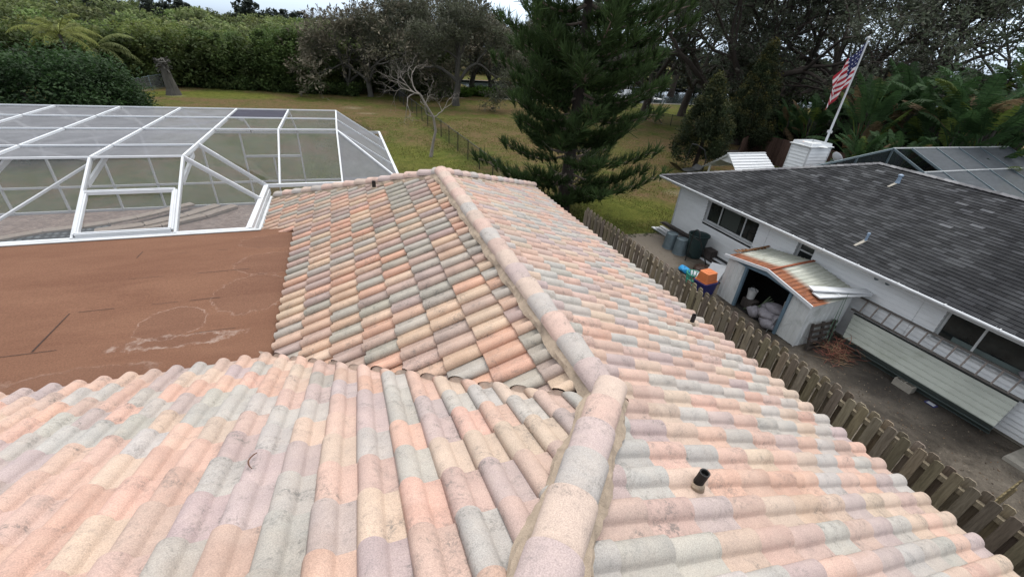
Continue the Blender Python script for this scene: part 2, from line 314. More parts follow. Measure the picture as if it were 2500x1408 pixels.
PROF += [(.62, -.003), (.80, -.004), (.96, -.002), (1.04, .0)]
def tiles(name, origin, U, D, nu, ncourse, i0, buttv, pal, planes, skip=None, seed=1):
    """one roof slope of separate overlapping barrel tiles. U: along the eave, D: down the slope (horizontal)"""
    r = random.Random(seed); O = Vector(origin); U = Vector(U); D = Vector(D); dn = D*CA-Vector((0, 0, SA)); N = D*SA+Vector((0, 0, CA))
    bm = bmesh.new(); lay = bm.loops.layers.float_color.new('tint')
    for i in range(i0, i0+nu):
        for j in range(ncourse):
            vb = buttv-j*TE; r = random.Random(seed*1000003+(i+500)*211+j)
            if skip and skip(i, j): continue
            c = r.choice(pal); k = 1+r.uniform(-.07, .05); c = (c[0]*k*(1+r.uniform(-.03, .03)), c[1]*k, c[2]*k*(1+r.uniform(-.03, .03)), 1)
            ju, jv, jz, tw_ = r.uniform(-.005, .005), r.uniform(-.012, .012), r.uniform(-.003, .005), r.uniform(-.014, .014)
            def P(s, h, v, lift): return O+U*(i*TW+s*TW+ju+tw_*(v-vb))+dn*v+N*(h+lift+jz)
            hd = vb-TE-.055+jv
            A = [bm.verts.new(P(s, h*.96, hd, -.008)) for s, h in PROF]
            B = [bm.verts.new(P(s, h, vb-.010+jv, .029)) for s, h in PROF]
            B2 = [bm.verts.new(P(s, h-.005, vb+jv, .025)) for s, h in PROF]
            C = [bm.verts.new(P(s, h-.018, vb+jv, .016)) for s, h in PROF]
            E0 = [bm.verts.new(P(.03, -.006, hd, -.006)), bm.verts.new(P(.03, -.006, vb+jv, .012))]
            E1 = [bm.verts.new(P(1.04, -.012, hd, -.006)), bm.verts.new(P(1.04, -.016, vb+jv, .012))]
            fs = []
            for a, b in ((A, B), (B, B2), (B2, C)):
                for q in range(len(PROF)-1): fs.append(bm.faces.new((a[q], b[q], b[q+1], a[q+1])))
            fs.append(bm.faces.new((E0[0], E0[1], B2[0], B[0], A[0]))); fs.append(bm.faces.new((A[-1], B[-1], B2[-1], E1[1], E1[0])))
            for n_, f in enumerate(fs):
                f.smooth = n_ < 2*(len(PROF)-1)
                for lp in f.loops: lp[lay] = c
    for co, no in planes:
        geo = bm.verts[:]+bm.edges[:]+bm.faces[:]
        bmesh.ops.bisect_plane(bm, geom=geo, dist=1e-5, plane_co=Vector(co), plane_no=Vector(no), clear_outer=True)
    me = bpy.data.meshes.new(name); bm.to_mesh(me); bm.free()
    for k in list(me.color_attributes):
        if k.name == 'tint': me.color_attributes.active_color = k
    return link(name, me, M_TILE, house)
J0 = (XR, YJ, 0); A0 = (XR, YA, 0)
# vertical clip planes: clear_outer removes the side the normal points to
HA = .9                                      # plan direction of the near hip
HV = (1, -HA, 0); VV = (1, 1, 0)
vN = (5.06-YJ)/CA
tiles('tile_slope', (-.17-TW*40, YJ, ZR), (1, 0, 0), (0, 1, 0), 49, 20, 0, vN, PAL_E, [((XR+.0, YJ, 0), HV), ((XR-.02, YJ, 0), VV)], seed=3)
vE = 3.78/CA
EO = (XR, 2.304+TW*.3, ZR)                 # the east slope in two runs that meet at the junction: beside the near hip it climbs higher
tiles('tile_slope', EO, (0, -1, 0), (1, 0, 0), 49, 11, -46, vE, PAL_E, [((XR, 0, 0), (-1, 0, 0)), ((XR, YJ, 0), (0, -1, 0)), ((XR, YA, 0), (-1, 1, 0))], seed=5)
tiles('tile_slope', EO, (0, -1, 0), (1, 0, 0), 26, 21, -1, vE, PAL_E, [((XR, YJ, 0), (-1, HA, 0)), ((XR, YJ, 0), (0, 1, 0))], seed=5)
vW = (XR+1.96)/CA
def west_skip(i, j):
    y = i*TW+YJ; return (j < 2 and y < 9.28)
tiles('tile_slope', (XR, YJ, ZR), (0, 1, 0), (-1, 0, 0), 48, 11, 0, vW, PAL_W, [((XR+.0, YJ+.0, 0), (-1, -1, 0)), ((XR, 0, 0), (1, 0, 0)), ((XR, YA, 0), (1, 1, 0))], skip=west_skip, seed=9)
tiles('tile_slope', (XR-4, YA, ZR), (1, 0, 0), (0, 1, 0), 34, 11, 0, 3.78/CA, PAL_E, [((XR, YA, 0), (1, -1, 0)), ((XR, YA, 0), (-1, -1, 0))], seed=11)
# deck under the tiles, valley metal
g = G()
zr = ZR-.04
ye = YJ-5.6
g.add([(XR, YJ, zr), (XR-5.6, ye, zr+5.6*TS), (-9.8, ye, zr+5.6*TS), (-9.8, 5.05, zr-2.95*TS), (XR-2.95, 5.05, zr-2.95*TS)], [(0, 1, 2, 3, 4)])
g.add([(XR, YJ, zr), (XR, YA, zr), (XR+3.74, YA+3.74, zr-3.74*TS), (XR+3.74, ye, zr-3.74*TS), (XR-5.6, ye, zr+5.6*TS)], [(4, 3, 2, 1, 0)])
g.add([(XR, YJ, zr), (XR, YA, zr), (XR-3.68, YA+3.68, zr-3.68*TS), (XR-3.68, YJ+3.68, zr-3.68*TS)], [(0, 1, 2, 3)])
g.add([(XR, YA, zr), (XR+3.74, YA+3.74, zr-3.74*TS), (XR-3.74, YA+3.74, zr-3.74*TS)], [(0, 1, 2)])
g.build('roof_deck', M_TAR, house)
g = G()                                      # mortar packed under the cut tile ends along the valley
def vprof(t):
    f = (t/TW) % 1.0
    for (s0, h0), (s1, h1) in zip(PROF, PROF[1:]):
        if s0 <= f <= s1: return max(0, h0+(h1-h0)*(f-s0)/(s1-s0))
    return 0
for k in range(168):
    a_ = k*TW/12; b_ = (k+1)*TW/12; q = lambda t, dz, o: (XR-t+o, YJ+t+o, ZR-t*TS+o*.1+dz)
    g.add([q(a_, -.03, -.05), q(b_, -.03, -.05), q(b_, vprof(b_)*.95+.012, .006), q(a_, vprof(a_)*.95+.012, .006)], [(0, 1, 2, 3)])
g.build('valley_mortar', weathered('dark valley mortar', srgb(176, 158, 144), .95, .3, 9, bump=.5), house)
# ridge and hip caps in mortar
PAL_C = [srgb(164, 159, 154), srgb(182, 158, 147), srgb(168, 153, 149), srgb(178, 161, 149), srgb(174, 155, 146)]
def caps(p0, p1, n_up, seed, pal=PAL_C, first=0):
    """cap tiles from low end p0 to high end p1"""
    r = random.Random(seed); p0 = Vector(p0); p1 = Vector(p1); d = (p1-p0); Ln = d.length; d.normalize(); side = d.cross(Vector((0, 0, 1))).normalized(); up = side.cross(d).normalized()
    e = .37; g = G(); n = int(Ln/e)+1; prev = -1
    for k in range(n):
        a0 = k*e; a1 = min(a0+e+.05, Ln+.02); c = None
        while c is None or c == prev: c = r.randrange(len(pal))
        prev = c; c = jc(pal[c], .05, r); js = r.uniform(-.006, .006)
        rings = []; bump_ = r.uniform(-.004, .006)
        for a, rad, lift in ((a0, .122, .026+bump_), (a0+.010, .127, .030+bump_), (a1, .110, .002)):
            rings.append([tuple(p0+d*a+side*(math.cos(math.pi*q/12)*rad*1.06+js)+up*(math.sin(math.pi*q/12)**.8*rad*.80+lift-.02)) for q in range(13)])
        inner = [tuple(Vector(x)*1-up*.014) for x in rings[0]]
        g.add(rings[1]+rings[2], [(q, q+1, 13+q+1, 13+q) for q in range(12)], c); g.add(rings[0]+rings[1], [(q, q+1, 13+q+1, 13+q) for q in range(12)], c)
        g.add(inner+rings[0], [(q, q+1, 13+q+1, 13+q) for q in range(12)], c)
        if k == 0: g.add(rings[0], [tuple(range(13))], srgb(190, 170, 145))
    o = g.build('ridge_cap', M_TILE, house, smooth=True)
    # mortar bed: a lumpy strip each side
    g = G(); m_ = max(6, int(Ln/.05)); rows = []
    for k in range(m_+1):
        a = Ln*k/m_; row = []
        for q, (off, h) in enumerate(((-.178, -.07), (-.148, -.028), (-.10, .012), (.10, .012), (.148, -.028), (.178, -.07))):
            jj = .016*math.sin(a*9+q)+r.uniform(-.006, .006); jw = .02*math.sin(a/TW*2*math.pi*.707+off*3) if abs(off) > .19 else 0
            row.append(tuple(p0+d*a+side*(off+jj*(1 if abs(off) > .12 else 0)+math.copysign(jw*.6, off))+up*(h+r.uniform(-.004, .004)-(.01 if abs(off) > .12 else 0))))
        rows += row
    g.add(rows, [(k*6+q, k*6+q+1, (k+1)*6+q+1, (k+1)*6+q) for k in range(m_) for q in range(5)])
    g.build('mortar_bed', M_MORTAR, house)
zc = ZR+.07
caps((XR, YA+.0, zc+.02), (XR, YJ-.05, zc+.02), 0, 21)
hl = 5.6
caps((XR+.05, YJ+.06, zc+.03), (XR-hl*HA, YJ-hl, zc+hl*TS-.06), 0, 24)
caps((XR-3.62, YA+3.62, zc-3.62*TS), (XR, YA, zc), 0, 31)
caps((XR+3.74, YA+3.74, zc-3.74*TS), (XR, YA, zc), 0, 33)
# brown roll roof
g = G(); zf = 3.11
for k, (y0, y1) in enumerate(((4.9, 5.93), (5.90, 6.87), (6.84, 7.81), (7.78, 8.73), (8.70, 9.66))):
    z = zf-.006*k
    g.add([(-11, y0, z+.004), (-1.12, y0, z+.004), (-1.12, y1, z), (-11, y1, z)], [(0, 1, 2, 3)])
g.build('flat_roof', M_ROLL, house)
r = random.Random(4)
for k, yy in enumerate((5.93, 6.87, 7.81, 8.73)):
    x = -10.8
    while x < -1.5:
        ln = r.uniform(.15, .9) if k < 3 else r.uniform(.1, .3); wd = r.uniform(.003, .009)*(1 if k < 3 else .5)
        zz = zf-.006*k+.0045
        if r.random() < (.78 if k in (0, 1) else .6): g = G(); g.add([(x, yy-.003, zz), (x+ln, yy-.003, zz), (x+ln-.03, yy+wd, zz), (x+.04, yy+wd*.8, zz)], [(0, 1, 2, 3)]); g.build('roof_seam', M_TAR, house)
        x += ln+r.uniform(.05, .5)
g = G(); g.add([(-3.99, 6.86, zf+.001), (-3.978, 6.86, zf+.001), (-3.998, 5.97, zf+.004), (-4.02, 5.96, zf+.004)], [(3, 2, 1, 0)])
g.build('roof_seam', M_TAR, house); g = G(); g.add([(-3.74, 8.93, zf-.02), (-3.727, 8.93, zf-.02), (-3.738, 8.66, zf-.013), (-3.75, 8.66, zf-.013)], [(3, 2, 1, 0)])
g.build('roof_seam', M_TAR, house)
g = G(); g.box((-11, 9.66, 2.86), (-2.0, 9.70, 3.115)); g.box((-11, 9.60, 3.095), (-1.9, 9.655, 3.112)); g.build('fascia', M_TRIM, house)
g = G(); g.box((-2.12, 9.70, 2.62), (-2.02, 12.6, 2.80)); g.box((-2.2, 12.5, 2.62), (5.6, 12.6, 2.80)); g.box((5.36, -3.4, 2.6), (5.44, 12.6, 2.80)); g.build('fascia', M_TRIM, house)
g = G(); g.box((-1.45, 9.3, 0), (-1.35, 12.0, 2.7)); g.box((-1.45, 11.9, 0), (4.9, 12.0, 2.7)); g.box((4.8, -3.4, 0), (4.9, 12, 2.7)); g.box((-11, 9.25, 0), (-1.45, 9.35, 2.9)); g.build('wall', M_STUCCO, house)
g = G(); g.box((-11, 4.95, 2.9), (-1.15, 9.62, 3.07)); g.build('roof_slab', M_TRIM, house)
def vent(x, y, z, lean, h, rad, label=None):
    g = G(); p = Vector((x, y, z-.04)); q = p+Vector((lean[0], lean[1], h))
    g.tube([p, (p+q)/2, q], [rad*1.08, rad, rad], 14, cap=False); g.lathe([(rad, 0), (rad*1.06, .006), (rad*.78, .004), (rad*.7, -.03), (0, -.035)], 14, q)
    v = g.build('vent_pipe', M_BLACK, house)
    g = G(); g.lathe([(rad*1.9, -.06), (rad*1.6, -.005), (rad*1.05, .012)], 14, (x, y, z)); g.build('mortar_collar', M_MORTAR, v)
    if label: v['label'] = label
vent(2.03, 1.30, 4.32, (.02, -.01, 0), .145, .034)
vent(4.98, 4.37, 3.11, (.03, .02, 0), .16, .036)
vent(.46, 9.57, 3.93, (0, 0, 0), .17, .04)
# bits lying on the tiles
g = G(); g.tube([(-.80, 2.34, 4.40), (-.815, 2.32, 4.41), (-.828, 2.29, 4.42), (-.833, 2.26, 4.43), (-.828, 2.23, 4.435), (-.815, 2.20, 4.44), (-.80, 2.18, 4.44)], [.003, .0045, .005, .005, .005, .004, .003], 6)
tag(g.build('curled_twig', weathered('brown twig', srgb(96, 68, 52), .8)), 'small curled brown twig lying on the near tiled slope', 'twig')
# ------------------------------------------------------------------ pool cage
cage = thing('pool_cage', (-6, 16, 0), 'large white framed screened pool enclosure joined to the tiled house', 'pool cage')
ZL, ZT = 3.0, 4.1; YS, YK, YT, YF = 9.95, 11.75, 18.6, 20.4    # rail, kink, far top edge, far wall
XE, XK = -2.18, -3.5; YN, YNK = 13.06, 14.9; XT, XEE = -.23, 1.4
XL = -15.2
rx = [-3.5-1.67*k for k in range(7)]       # rafters
g = G(); B = .06
def rf(*pts, w_=.045, h=.10):
    for a, b in zip(pts, pts[1:]): g.bar(a, b, w_, h)
for x in rx:
    rf((x, YS, ZL), (x, YK, ZT), (x, YT, ZT), (x, YF, ZL))
    g.bar((x, YK-.55, ZT-.42), (x, YK+.75, ZT-.1), .05, .1); g.bar((x, YT+.5, ZT-.42), (x, YT-.75, ZT-.1), .05, .1)
for x in (-1.85, XT): rf((x, YN, ZL), (x, YNK, ZT), (x, YT, ZT), (x, YF, ZL))
g.build('rafter', M_WHITE, cage)
g = G()
for y in (YK, 12.9, 14.9, 16.8, YT):
    x1 = XK if y < 14.8 else XT
    g.bar((XL, y, ZT+.03), (x1, y, ZT+.03), .035, .04)
g.bar((XEE, YT, ZL), (XT, YT, ZT), .05, .08); g.bar((XEE, 16.8, ZL), (XT, 16.8, ZT), .04, .06); g.bar((XEE, 14.9, ZL), (XT, 14.9, ZT), .04, .06)
g.bar((XEE, YN, ZL), (XT, YNK, ZT), .045, .08)
g.bar((XE, YN, ZL), (XK, 13.06, ZT), .045, .10); g.bar((XE, 11.9, ZL), (XK, YK, ZT), .045, .10)
g.build('purlin', M_WHITE, cage)
# diagonal wind braces
rk = lambda k, y: (rx[k], y, ZT-.03)
for a, b in ((rk(1, YK), rk(2, 12.9)), (rk(2, 12.9), rk(3, YK)), (rk(2, 12.9), rk(1, 14.9)), (rk(1, 14.9), rk(0, 16.8)), (rk(0, 16.8), rk(1, YT)), (rk(2, 12.9), rk(3, 14.9)), (rk(3, 14.9), rk(4, 16.8)), ((rx[1], YK-.05, ZT-.07), (rx[2], YS, ZL)), (rk(4, 16.8), rk(5, YT))):
    g = G(); g.bar(a, b, .04, .045); g.build('brace', M_WHITE, cage)
g = G()
g.bar((XL, YS, ZL), (XE, YS, ZL), .06, .07); g.bar((XE, YS, ZL), (XE, YN, ZL), .11, .08); g.bar((XE, YN, ZL), (XEE, YN, ZL), .08, .09)
g.bar((XEE, YN, ZL), (XEE, YF, ZL), .08, .1); g.bar((XL, YF, ZL), (XEE, YF, ZL), .06, .1)
g.bar((XL, YF, .05), (XEE, YF, .05), .06, .1); g.bar((XL, YF, 1.0), (XEE, YF, 1.0), .05, .07); g.bar((XEE, YN, 1.0), (XEE, YF, 1.0), .05, .07); g.bar((XEE, YN, .05), (XEE, YF, .05), .05, .07)
g.bar((-2.12, 10, 2.86), (-2.12, YN, 2.86), .03, .14)
g.bar((-2.06, 9.9, 2.80), (-2.06, 12.7, 2.80), .05, .05)
for y in (11.0, 12.3): g.bar((-2.17, y, 2.95), (-2.1, y+.1, 2.76), .04, .05)
g.build('eave_rail', M_WHITE, cage)
for x in [-13.6, -11.9, -10.25, -8.6, -7.2, -5.35, -3.95, -1.85, -.25, 1.4]:
    g = G(); g.bar((x, YF, 0), (x, YF, ZL), .05, .1); g.build('post', M_WHITE, cage)
for y in (16.8, 14.9, YN+.05):
    g = G(); g.bar((XEE, y, 0), (XEE, y, ZL), .05, .1); g.build('post', M_WHITE, cage)
g = G(); g.bar((-3.95, YF-.01, 2.05), (-1.85, YF-.01, 2.05), .05, .09); g.bar((-2.9, YF-.01, 0), (-2.9, YF-.01, 2.05), .05, .09); g.build('screen_door', M_WHITE, cage)
# raised white frame in the near slope panel
def slope(x, t): return Vector((x, YS+(YK-YS)*t, ZL+(ZT-ZL)*t+.05))
g = G(); xa, xb = -5.11, -3.57
for a, b in (((xa, .02), (xb, .02)), ((xb, .02), (xb, .52)), ((xb, .52), (xa, .52)), ((xa, .52), (xa, .02))):
    g.bar(slope(*a), slope(*b), .09, .07)
    g.bar(slope(*a)+Vector((0, 0, .03)), slope(*b)+Vector((0, 0, .03)), .03, .05)
g.build('hatch_frame', M_WHITE, cage)
g = G()
g.quad((XL, YK, ZT), (XK, YK, ZT), (XK, 14.9, ZT), (XL, 14.9, ZT)); g.quad((XL, 14.9, ZT), (XK, 14.9, ZT), (XK, YT, ZT), (XL, YT, ZT))
g.build('roof_screen', M_SCREEN_ROOF, cage)
g = G(); g.quad((XK, 14.9, ZT), (XT, 14.9, ZT), (XT, 16.8, ZT), (XK, 16.8, ZT)); g.quad((-1.85, 16.8, ZT), (XT, 16.8, ZT), (XT, YT, ZT), (-1.85, YT, ZT)); g.build('roof_screen', M_SCREEN_SLOPE, cage)
g = G(); g.quad((XK+.03, 16.83, ZT+.01), (-1.87, 16.83, ZT+.01), (-1.87, YT-.03, ZT+.01), (XK+.03, YT-.03, ZT+.01)); o = g.build('roof_screen', M_SCREEN_DARK, cage); o['label'] = 'dark opaque replacement screen panel'
g = G(); g.quad((XL, YS, ZL), (XE, YS, ZL), (XK, YK, ZT), (XL, YK, ZT)); g.add([(XE, YS, ZL), (XE, YN, ZL), (XK, YN, ZT), (XK, YK, ZT)], [(0, 1, 2, 3)])
g.add([(XE, YN, ZL), (-1.85, YN, ZL), (-1.85, YNK, ZT), (XK, YNK, ZT), (XK, YN, ZT)], [(0, 1, 2, 3, 4)]); g.quad((-1.85, YN, ZL), (XT, YN, ZL), (XT, YNK, ZT), (-1.85, YNK, ZT))
g.build('slope_screen', M_SCREEN_SLOPE, cage)
g = G(); g.add([(XEE, YN, ZL), (XEE, YT, ZL), (XT, YT, ZT), (XT, YNK, ZT)], [(0, 1, 2, 3)]); g.add([(XT, YN, ZL), (XEE, YN, ZL), (XT, YNK, ZT)], [(0, 1, 2)])
g.build('end_screen', M_SCREEN_ROOF, cage)
g = G(); g.quad((XL, YF, 0), (XEE, YF, 0), (XEE, YF, ZL), (XL, YF, ZL)); g.quad((XL, YT, ZT), (XT, YT, ZT), (XEE, YF, ZL), (XL, YF, ZL)); g.quad((XEE, YN, 0), (XEE, YF, 0), (XEE, YF, ZL), (XEE, YN, ZL))
g.build('wall_screen', M_SCREEN_WALL, cage)
# patio, pool
sheet('patio', [(XL, 9.35), (-1.45, 9.35), (-1.45, 12.0), (1.5, 12.0), (1.5, 20.5), (XL, 20.5)], .012, M_PAVER)
pool = thing('swimming_pool', (-8, 15, 0), 'raised pool edge with curved pale coping and dark scalloped tile band under the screens', 'pool')
def curve_pts(): return [(-13.5, 15.6), (-12, 16.9), (-10.9, 17.5), (-10, 18.0), (-9.0, 18.25), (-8.4, 18.5), (-7.7, 18.9), (-7.2, 19.3), (-6.7, 19.8), (-6.2, 20.2)]
pc = curve_pts()
g = G()
for (x0, y0), (x1, y1) in zip(pc, pc[1:]): g.bar((x0, y0, .22), (x1, y1, .22), .34, .08)
g.build('coping', M_COPING, pool)
g = G()
for (x0, y0), (x1, y1) in zip(pc[:6], pc[1:6]): g.quad((x0+.12, y0-.15, .2), (x1+.12, y1-.15, .2), (x1+.5, y1-1.3, .02), (x0+.5, y0-1.3, .02))
g.build('tile_band', M_POOLTILE, pool)
g = G(); g.add([(x+.5, y-1.25, .03) for x, y in pc[:6]]+[(-7.0, 12, .03), (-14, 12, .03)], [tuple(range(8))]); g.build('pool_floor', M_POOLTILE, pool)
g = G()
for k in range(2):
    pts = [(-8.6+k*.5, 17.9-k*.15), (-7.3+k*.5, 18.3), (-6.2+k*.6, 19.1), (-5.3+k*.6, 20.1)]
    for a, b in zip(pts, pts[1:]): g.bar((*a, .14-.05*k), (*b, .14-.05*k), .4, .1)
g.build('step', M_COPING, pool)
g = G(); g.add([(-5.6, 16.2, .03), (-4.4, 16.9, .03), (-3.3, 16.7, .03), (-2.8, 15.6, .03), (-3.5, 14.5, .03), (-6, 14.8, .03)], [tuple(range(6))[::-1]]); g.build('pool_floor', M_POOLTILE, pool)
g = G(); sp = [(-6, 16.3), (-5.0, 17.0), (-4.0, 17.2), (-3.0, 16.9), (-2.6, 16.0)]
for (x0, y0), (x1, y1) in zip(sp, sp[1:]): g.bar((x0, y0, .1), (x1, y1, .1), .3, .1)
g.build('coping', M_COPING, pool)
# ------------------------------------------------------------------ wooden picket fence along the side yard
def picket(g, x, y, w_, h, th, c, along='y', tilt=0, z0=.04):
    d = .03
    prof = [(-w_/2, z0), (w_/2, z0), (w_/2, h-d), (w_/2-d, h), (-w_/2+d, h), (-w_/2, h-d)]
    vs = []
    for t in (-th/2, th/2):
        for a, z in prof:
            a2 = a+tilt*z
            vs.append((x+t, y+a2, z) if along == 'y' else (x+a2, y+t, z))
    g.add(vs, [(5, 4, 3, 2, 1, 0), (6, 7, 8, 9, 10, 11)]+[(i, (i+1) % 6, 6+(i+1) % 6, 6+i) for i in range(6)], c)
fence = thing('picket_fence', (7.92, 5, 0), 'weathered grey brown shadowbox picket fence running between the tiled roof and the neighbouring yard', 'fence')
r = random.Random(12)
for side, x0, off in ((0, 7.865, 0), (1, 7.975, .1135)):
    g = G(); y = -2.6+off
    while y < 12.95:
        k = r.uniform(.62, 1.2); c = (k, k*r.uniform(.93, 1.03), k*r.uniform(.85, 1.05))
        picket(g, x0+r.uniform(-.004, .004), y, .142, 1.83+r.uniform(-.02, .02), .018, c, 'y', r.uniform(-.006, .006)); y += .227
    g.build('pickets', M_FENCE, fence)
g = G()
for z in (.3, 1.0, 1.6): g.box((7.885, -2.6, z-.045), (7.955, 12.95, z+.045), (1, 1, .95))
g.build('rail', M_FENCE, fence)
for y in (-2.5, -.1, 2.3, 4.7, 7.1, 9.5, 11.9, 13.0):
    g = G(); g.box((7.889, y-.04, 0), (7.951, y+.04, 1.70)); g.build('post', M_FENCE, fence)
gate = thing('board_gate', (8.0, 1.1, 0), 'olive brown board gate crossing the yard at the lower right corner', 'gate')
g = G()
for k in range(12):
    kk = r.uniform(.7, 1.0); picket(g, 8.08+k*.145, 1.12+k*.013, .138, 1.27, .02, (kk*.8, kk*.76, kk*.55), 'x')
o = g.build('boards', M_FENCE, gate)
g = G(); g.bar((8.0, 1.09, 1.0), (9.78, 1.25, 1.0), .04, .09, (.6, .56, .42)); g.bar((8.0, 1.09, .3), (9.78, 1.25, .3), .04, .09, (.6, .56, .42)); g.build('rail', M_FENCE, gate)
# ------------------------------------------------------------------ chain link fences
def chain(name, p0, p1, h, step, mat, meshmat, label, rad=.03):
    p0 = Vector((*p0, 0)); p1 = Vector((*p1, 0)); t = thing(name, p0, label, 'fence'); n = int((p1-p0).length/step)
    for k in range(n+1):
        p = p0+(p1-p0)*k/n; g = G(); g.tube([p, p+Vector((0, 0, h+.04))], rad, 6); g.lathe([(0, h+.09), (rad*1.3, h+.05), (rad*1.3, h+.02)], 6, p*1); g.build('post', mat, t)
    g = G(); g.tube([p0+Vector((0, 0, h)), p1+Vector((0, 0, h))], rad*.7, 6); g.build('top_rail', mat, t)
    g = G(); g.quad(p0+Vector((0, 0, .04)), p1+Vector((0, 0, .04)), p1+Vector((0, 0, h-.02)), p0+Vector((0, 0, h-.02))); g.build('wire_mesh', meshmat, t)
    return t
M_CHAIN = screen('black chain link', (.02, .022, .02, 1), .34); M_CHAING = screen('grey chain link', (.3, .32, .32, 1), .2)
chain('chain_link_fence', (7.85, 13.3), (5.9, 60), 1.2, 2.3, M_DARKMETAL, M_CHAIN, 'black chain link fence running away across the lawn beside the pine')
a = at(288, 241); b = at(408, 213); chain('chain_link_fence', (a.x, a.y), (b.x, b.y), 1.3, 3, M_GALV, M_CHAING, 'grey chain link fence on the far left lawn ending near the palm stump')
a = at(1525, 283); b = at(1700, 322); chain('chain_link_fence', (a.x, a.y), (b.x, b.y), 1.1, 2.5, M_DARKMETAL, M_CHAIN, 'dark wire fence under the oaks in front of the bright far lawn')
# ------------------------------------------------------------------ the neighbouring house
nb = thing('neighbour_house', (13, 6, 0), 'long white sided house with a hipped dark grey shingle roof on the right', 'house')
GX, GZ, NY, SL, WW = 12.4, 2.39, 14.77, .333, 4.96
YB = -5.0
WX = 13.0
holes = [(10.0, 12.47, 1.22, 2.1), (7.9, 8.48, 1.5, 2.1), (.6, 4.42, 1.28, 2.1)]     # y0,y1,z0,z1
g = G(); z = .1; e = .125
while z < 2.2:
    z1 = z+e; spans = [(YB, 14.1)]
    for (a, b, c, d) in holes:
        if z1 > c+.001 and z < d: spans = [q for s in spans for q in ([(s[0], a), (b, s[1])] if s[0] < a and s[1] > b else [s])]
    for a, b in spans:
        g.add([(WX-.03, a, z), (WX-.03, b, z), (WX-.002, b, z1-.012), (WX-.002, a, z1-.012), (WX+.01, a, z), (WX+.01, b, z)], [(1, 0, 3, 2), (0, 1, 5, 4)])  # gap above each board shows the dark box as a lap shadow line
    z = z1
z = .1
while z < 2.2:
    g.add([(WX, 14.122, z), (21.7, 14.122, z), (21.7, 14.102, z+e), (WX, 14.102, z+e), (WX, 14.09, z), (21.7, 14.09, z)], [(0, 1, 2, 3), (1, 0, 4, 5)]); z += e
g.build('wall', M_SIDING, nb)
g = G(); g.box((WX-.03, 14.06, .05), (WX+.03, 14.14, 2.25)); g.box((WX-.026, 9.55, .1), (WX-.018, 9.562, 2.2)); g.box((WX-.026, 4.9, .1), (WX-.018, 4.912, 2.2)); g.build('corner_trim', M_TRIM, nb)
g = G(); g.box((WX+.02, YB, -.1), (21.7, 14.05, .12)); g.build('foundation', M_BLOCK, nb)
g = G(); g.box((WX+.3, YB, .12), (21.6, 14.0, 2.2)); g.build('shade_core', M_DARK, nb)  # dark box behind the siding, its colour stands for shade in the gaps
def window(y0, y1, z0, z1, mull, hor=None):
    g = G(); xf = WX+.10; t = .045
    g.box((WX-.0, y1-.012, z0), (xf+.02, y1, z1)); g.box((WX, y0, z0), (xf+.02, y0+.012, z1)); g.box((WX-.045, y0-.05, z0-.05), (xf+.02, y1+.05, z0))
    g.box((xf, y0+.012, z0), (xf+.03, y1-.012, z0+t)); g.box((xf, y0+.012, z1-t), (xf+.03, y1-.012, z1))
    ys = [y0+.012]+[y0+(y1-y0)*q for q in mull]+[y1-.012-t]
    for q in ys: g.box((xf-.004, q, z0+t), (xf+.034, q+t, z1-t))
    if hor: g.box((xf-.006, y0+.05, z0+(z1-z0)*hor), (xf+.03, y1-.05, z0+(z1-z0)*hor+.04))
    f = g.build('window', M_TRIM, nb)
    g = G(); g.quad((xf+.02, y0, z0), (xf+.02, y0, z1), (xf+.02, y1, z1), (xf+.02, y1, z0)); g.build('pane', M_GLASS, f)
    return f
w1 = window(*holes[0], [.26, .72]); window(*holes[1], [], .45); w3 = window(*holes[2], [.36, .8])
cm = M('pale curtain behind glass', .9, .1); wv = cm.n('ShaderNodeTexWave', bands_direction='Y'); wv.inputs['Scale'].default_value = 9; wv.inputs['Distortion'].default_value = 1.2; cm.L(cm.vec(), wv.inputs['Vector'])
cm.color(cm.ramp(wv.outputs['Fac'], [(.2, (.028, .033, .03)), (.9, (.085, .095, .085))]))
g = G(); g.quad((WX+.112, 10.9, 1.3), (WX+.112, 10.9, 2.05), (WX+.112, 11.7, 2.05), (WX+.112, 11.7, 1.3)); g.build('curtain', cm.m, w1)
g = G(); g.lathe([(0, 0), (.2, .02), (.26, .1), (.16, .2), (0, .22)], 10, (WX+.13, 2.6, 1.35)); g.lathe([(0, 0), (.22, .02), (.2, .12), (0, .18)], 10, (WX+.12, 2.2, 1.4)); g.build('cushion', M_SACK, w3)
g = G(); g.box((WX+.105, 1.9, 1.3), (WX+.112, 4.1, 1.48)); g.build('pelmet', M_TROUGHD, w3)
# roof planes under the shingles
g = G(); rz = GZ+WW*SL; A = (GX+WW, NY-WW, rz-.012); Bp = (GX+WW, YB, rz-.012)
g.quad((GX, NY, GZ-.01), A, Bp, (GX, YB, GZ-.01)); g.add([(GX, NY, GZ-.01), (GX+2*WW, NY, GZ-.01), A], [(0, 1, 2)]); g.quad(A, (GX+2*WW, NY, GZ-.01), (GX+2*WW, YB, GZ-.01), Bp)
g.add([(GX+.05, YB, GZ-.12), (GX+.05, NY-.05, GZ-.12), (GX+2*WW, NY-.05, GZ-.12), (GX+2*WW, YB, GZ-.12)], [(3, 2, 1, 0)])
o = g.build('roof', M_TAR, nb)
